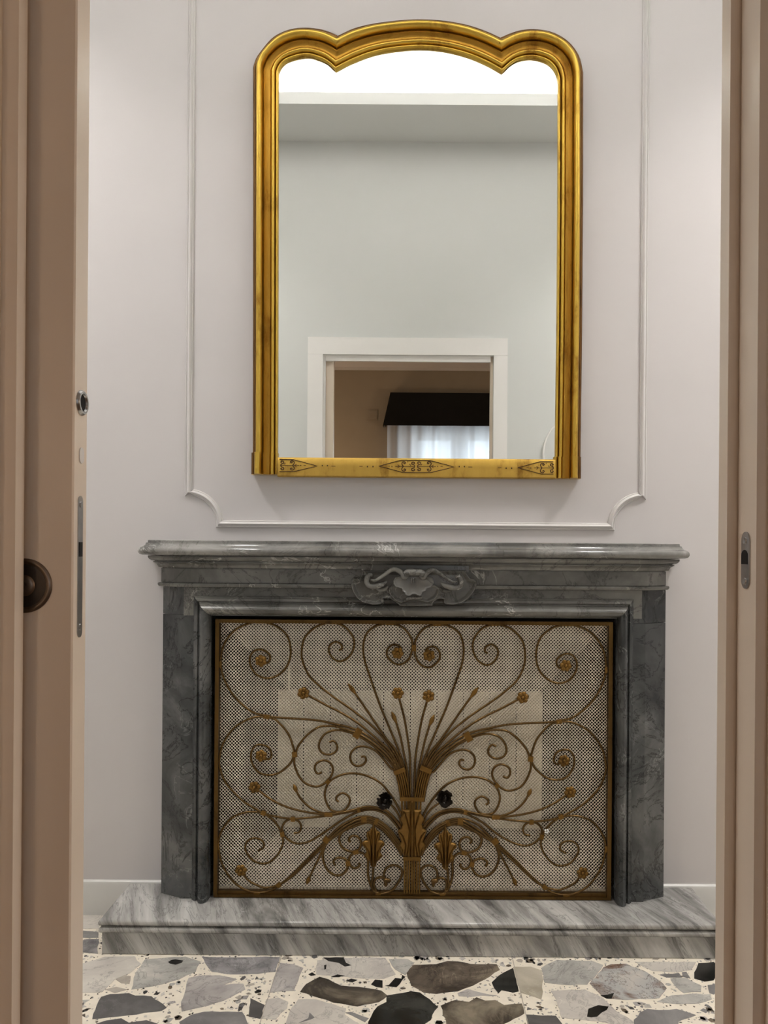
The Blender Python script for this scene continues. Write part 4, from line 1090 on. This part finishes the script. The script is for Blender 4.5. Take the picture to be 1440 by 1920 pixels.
MB().box(xs0, wx1-.06, fy0, fy1, wz1-.06, wz1).build('window_frame', 'casing', wn); MB().box(xs0, wx1-.06, fy0, fy1, wz0, wz0+.06).build('window_frame', 'casing', wn)
MB().box(xm-.09, xm+.09, fy0, fy1, wz0+.06, wz1-.06).build('mullion', 'casing', wn)
for a, b_ in ((xs0, xm-.09), (xm+.09, wx1-.06)):
    MB().box(a, b_, fy0+.02, fy0+.026, wz0+.06, wz1-.06).build('pane', 'glass', wn)
# sheer curtain
va = MX(722, 798, BY+.15).x; vz0 = MX(722, 798, BY+.15).z; vz1 = MX(735, 735, BY+.15).z
cu = MB(); rows = []
nx = 160; xs = np.linspace(va+.02, 1.65, nx)
for zz in (0.02, 1.2, vz0+.06):
    rows.append([(x_, BY+.09+.018*math.sin(x_*48)+.010*math.sin(x_*19+1)+(.006*math.sin(x_*80) if zz > 1 else 0), zz) for x_ in xs])
o = cu.loft(rows).build('sheer_curtain', 'voile', None, 80, fix=False); tag(o, 'sheer white curtain in front of the window, seen in the mirror', 'curtain')
# dark valance, flared towards its lower edge
tp = [(va+.05, BY+.002), (va+.05, BY+.13), (1.70, BY+.13), (1.70, BY+.002)]; bt = [(va-.02, BY+.002), (va-.02, BY+.18), (1.77, BY+.18), (1.77, BY+.002)]
v = MB()
rows = []
for (px_, z_) in ((tp, vz1), (bt, vz0)):
    q = []
    for i in range(3):
        for t in np.linspace(0, 1, 13)[:-1]: q.append((px_[i][0]+(px_[i+1][0]-px_[i][0])*t, px_[i][1]+(px_[i+1][1]-px_[i][1])*t+(.006*math.sin(40*t) if z_ == vz0 and i == 1 else 0), z_))
    q.append((px_[3][0], px_[3][1], z_)); rows.append(q)
inner = [[(x_*.985+.01, y_-(.012 if y_ > BY+.05 else 0), z_) for x_, y_, z_ in r] for r in rows]
v.loft(rows); v.loft(inner)
v.add([(tp[0][0], tp[0][1], vz1), (tp[1][0], tp[1][1], vz1), (tp[2][0], tp[2][1], vz1), (tp[3][0], tp[3][1], vz1)], [(0, 1, 2, 3)])
o = v.build('valance', 'valance', smooth=40); tag(o, 'black fabric valance above the sheer curtain, seen in the mirror', 'valance')
p0, p1 = MX(687, 769, BY), MX(708, 788, BY)
o = thing('wall_plate', (p0.x, BY, p1.z), 'square taupe cover plate on the wall beside the valance', 'wall plate')
MB().box(p0.x, p1.x, BY+.0005, BY+.006, p1.z, p0.z).build('plate', 'taupe', o)
MB().box(p0.x+.01, p1.x-.01, BY+.006, BY+.009, p1.z+.01, p0.z-.01).build('inner_plate', 'taupe', o)
# pale round wall disc on the doorway wall
q = MX(1092, 852, WY1)
o = thing('round_wall_plate', (q.x, WY1, q.z), 'pale round disc fixed to the wall beside the doorway, seen in the mirror', 'wall disc')
MB().disc_lathe((q.x, WY1+.0005, q.z), [(.205, 0), (.205, -.010), (.203, -.012), (.198, -.012), (.196, -.010)], 'y', 72).build('rim', 'casing', o, 40)
MB().disc_lathe((q.x, WY1+.009, q.z), [(.196, 0), (.196, -.0015), (.19, -.002)], 'y', 72).build('face', 'wall_door', o, 40)
# floor lamps; the side wall one is unseen, added to brighten the door jamb
for lx, ly, lab, pw in ((-1.35, -2.3, 'floor lamp with a warm lit shade by the wall with the curtained window', .8), (2.1, -0.6, 'fill lamp with a warm lit shade, added by the side wall of the dim room', 1.0)):
    o = thing('floor_lamp', (lx, ly, 0), lab, 'lamp', 'floor lamps in the dim room')
    MB().disc_lathe((lx, ly, 0), [(.14, 0), (.14, .012), (.12, .02), (.02, .03), (.015, .035)], 'z', 32).build('base', 'steel_dark', o, 40)
    MB().tube([(lx, ly, .03), (lx, ly, 1.25)], .010, 10).build('pole', 'steel_dark', o, 40)
    MB().loft([[(lx+r*math.cos(a), ly+r*math.sin(a), z_) for a in [6.2832*k/32 for k in range(32)]] for r, z_ in ((.20, 1.12), (.14, 1.42))], True).build('lamp_shade', 'voile', o, 60)
    MB().ball((lx, ly, 1.27), (.03, .03, .04), 12, 8).build('bulb', 'bulb', o, 60)
    ld = bpy.data.lights.new('floor_lamp_bulb', 'POINT'); ld.energy = LAMP_POWER*pw; ld.color = (1.0, .71, .48); ld.shadow_soft_size = .12
    lo = bpy.data.objects.new('floor_lamp_bulb', ld); COL.objects.link(lo); lo.parent = o; lo.location = (0, 0, 1.52)
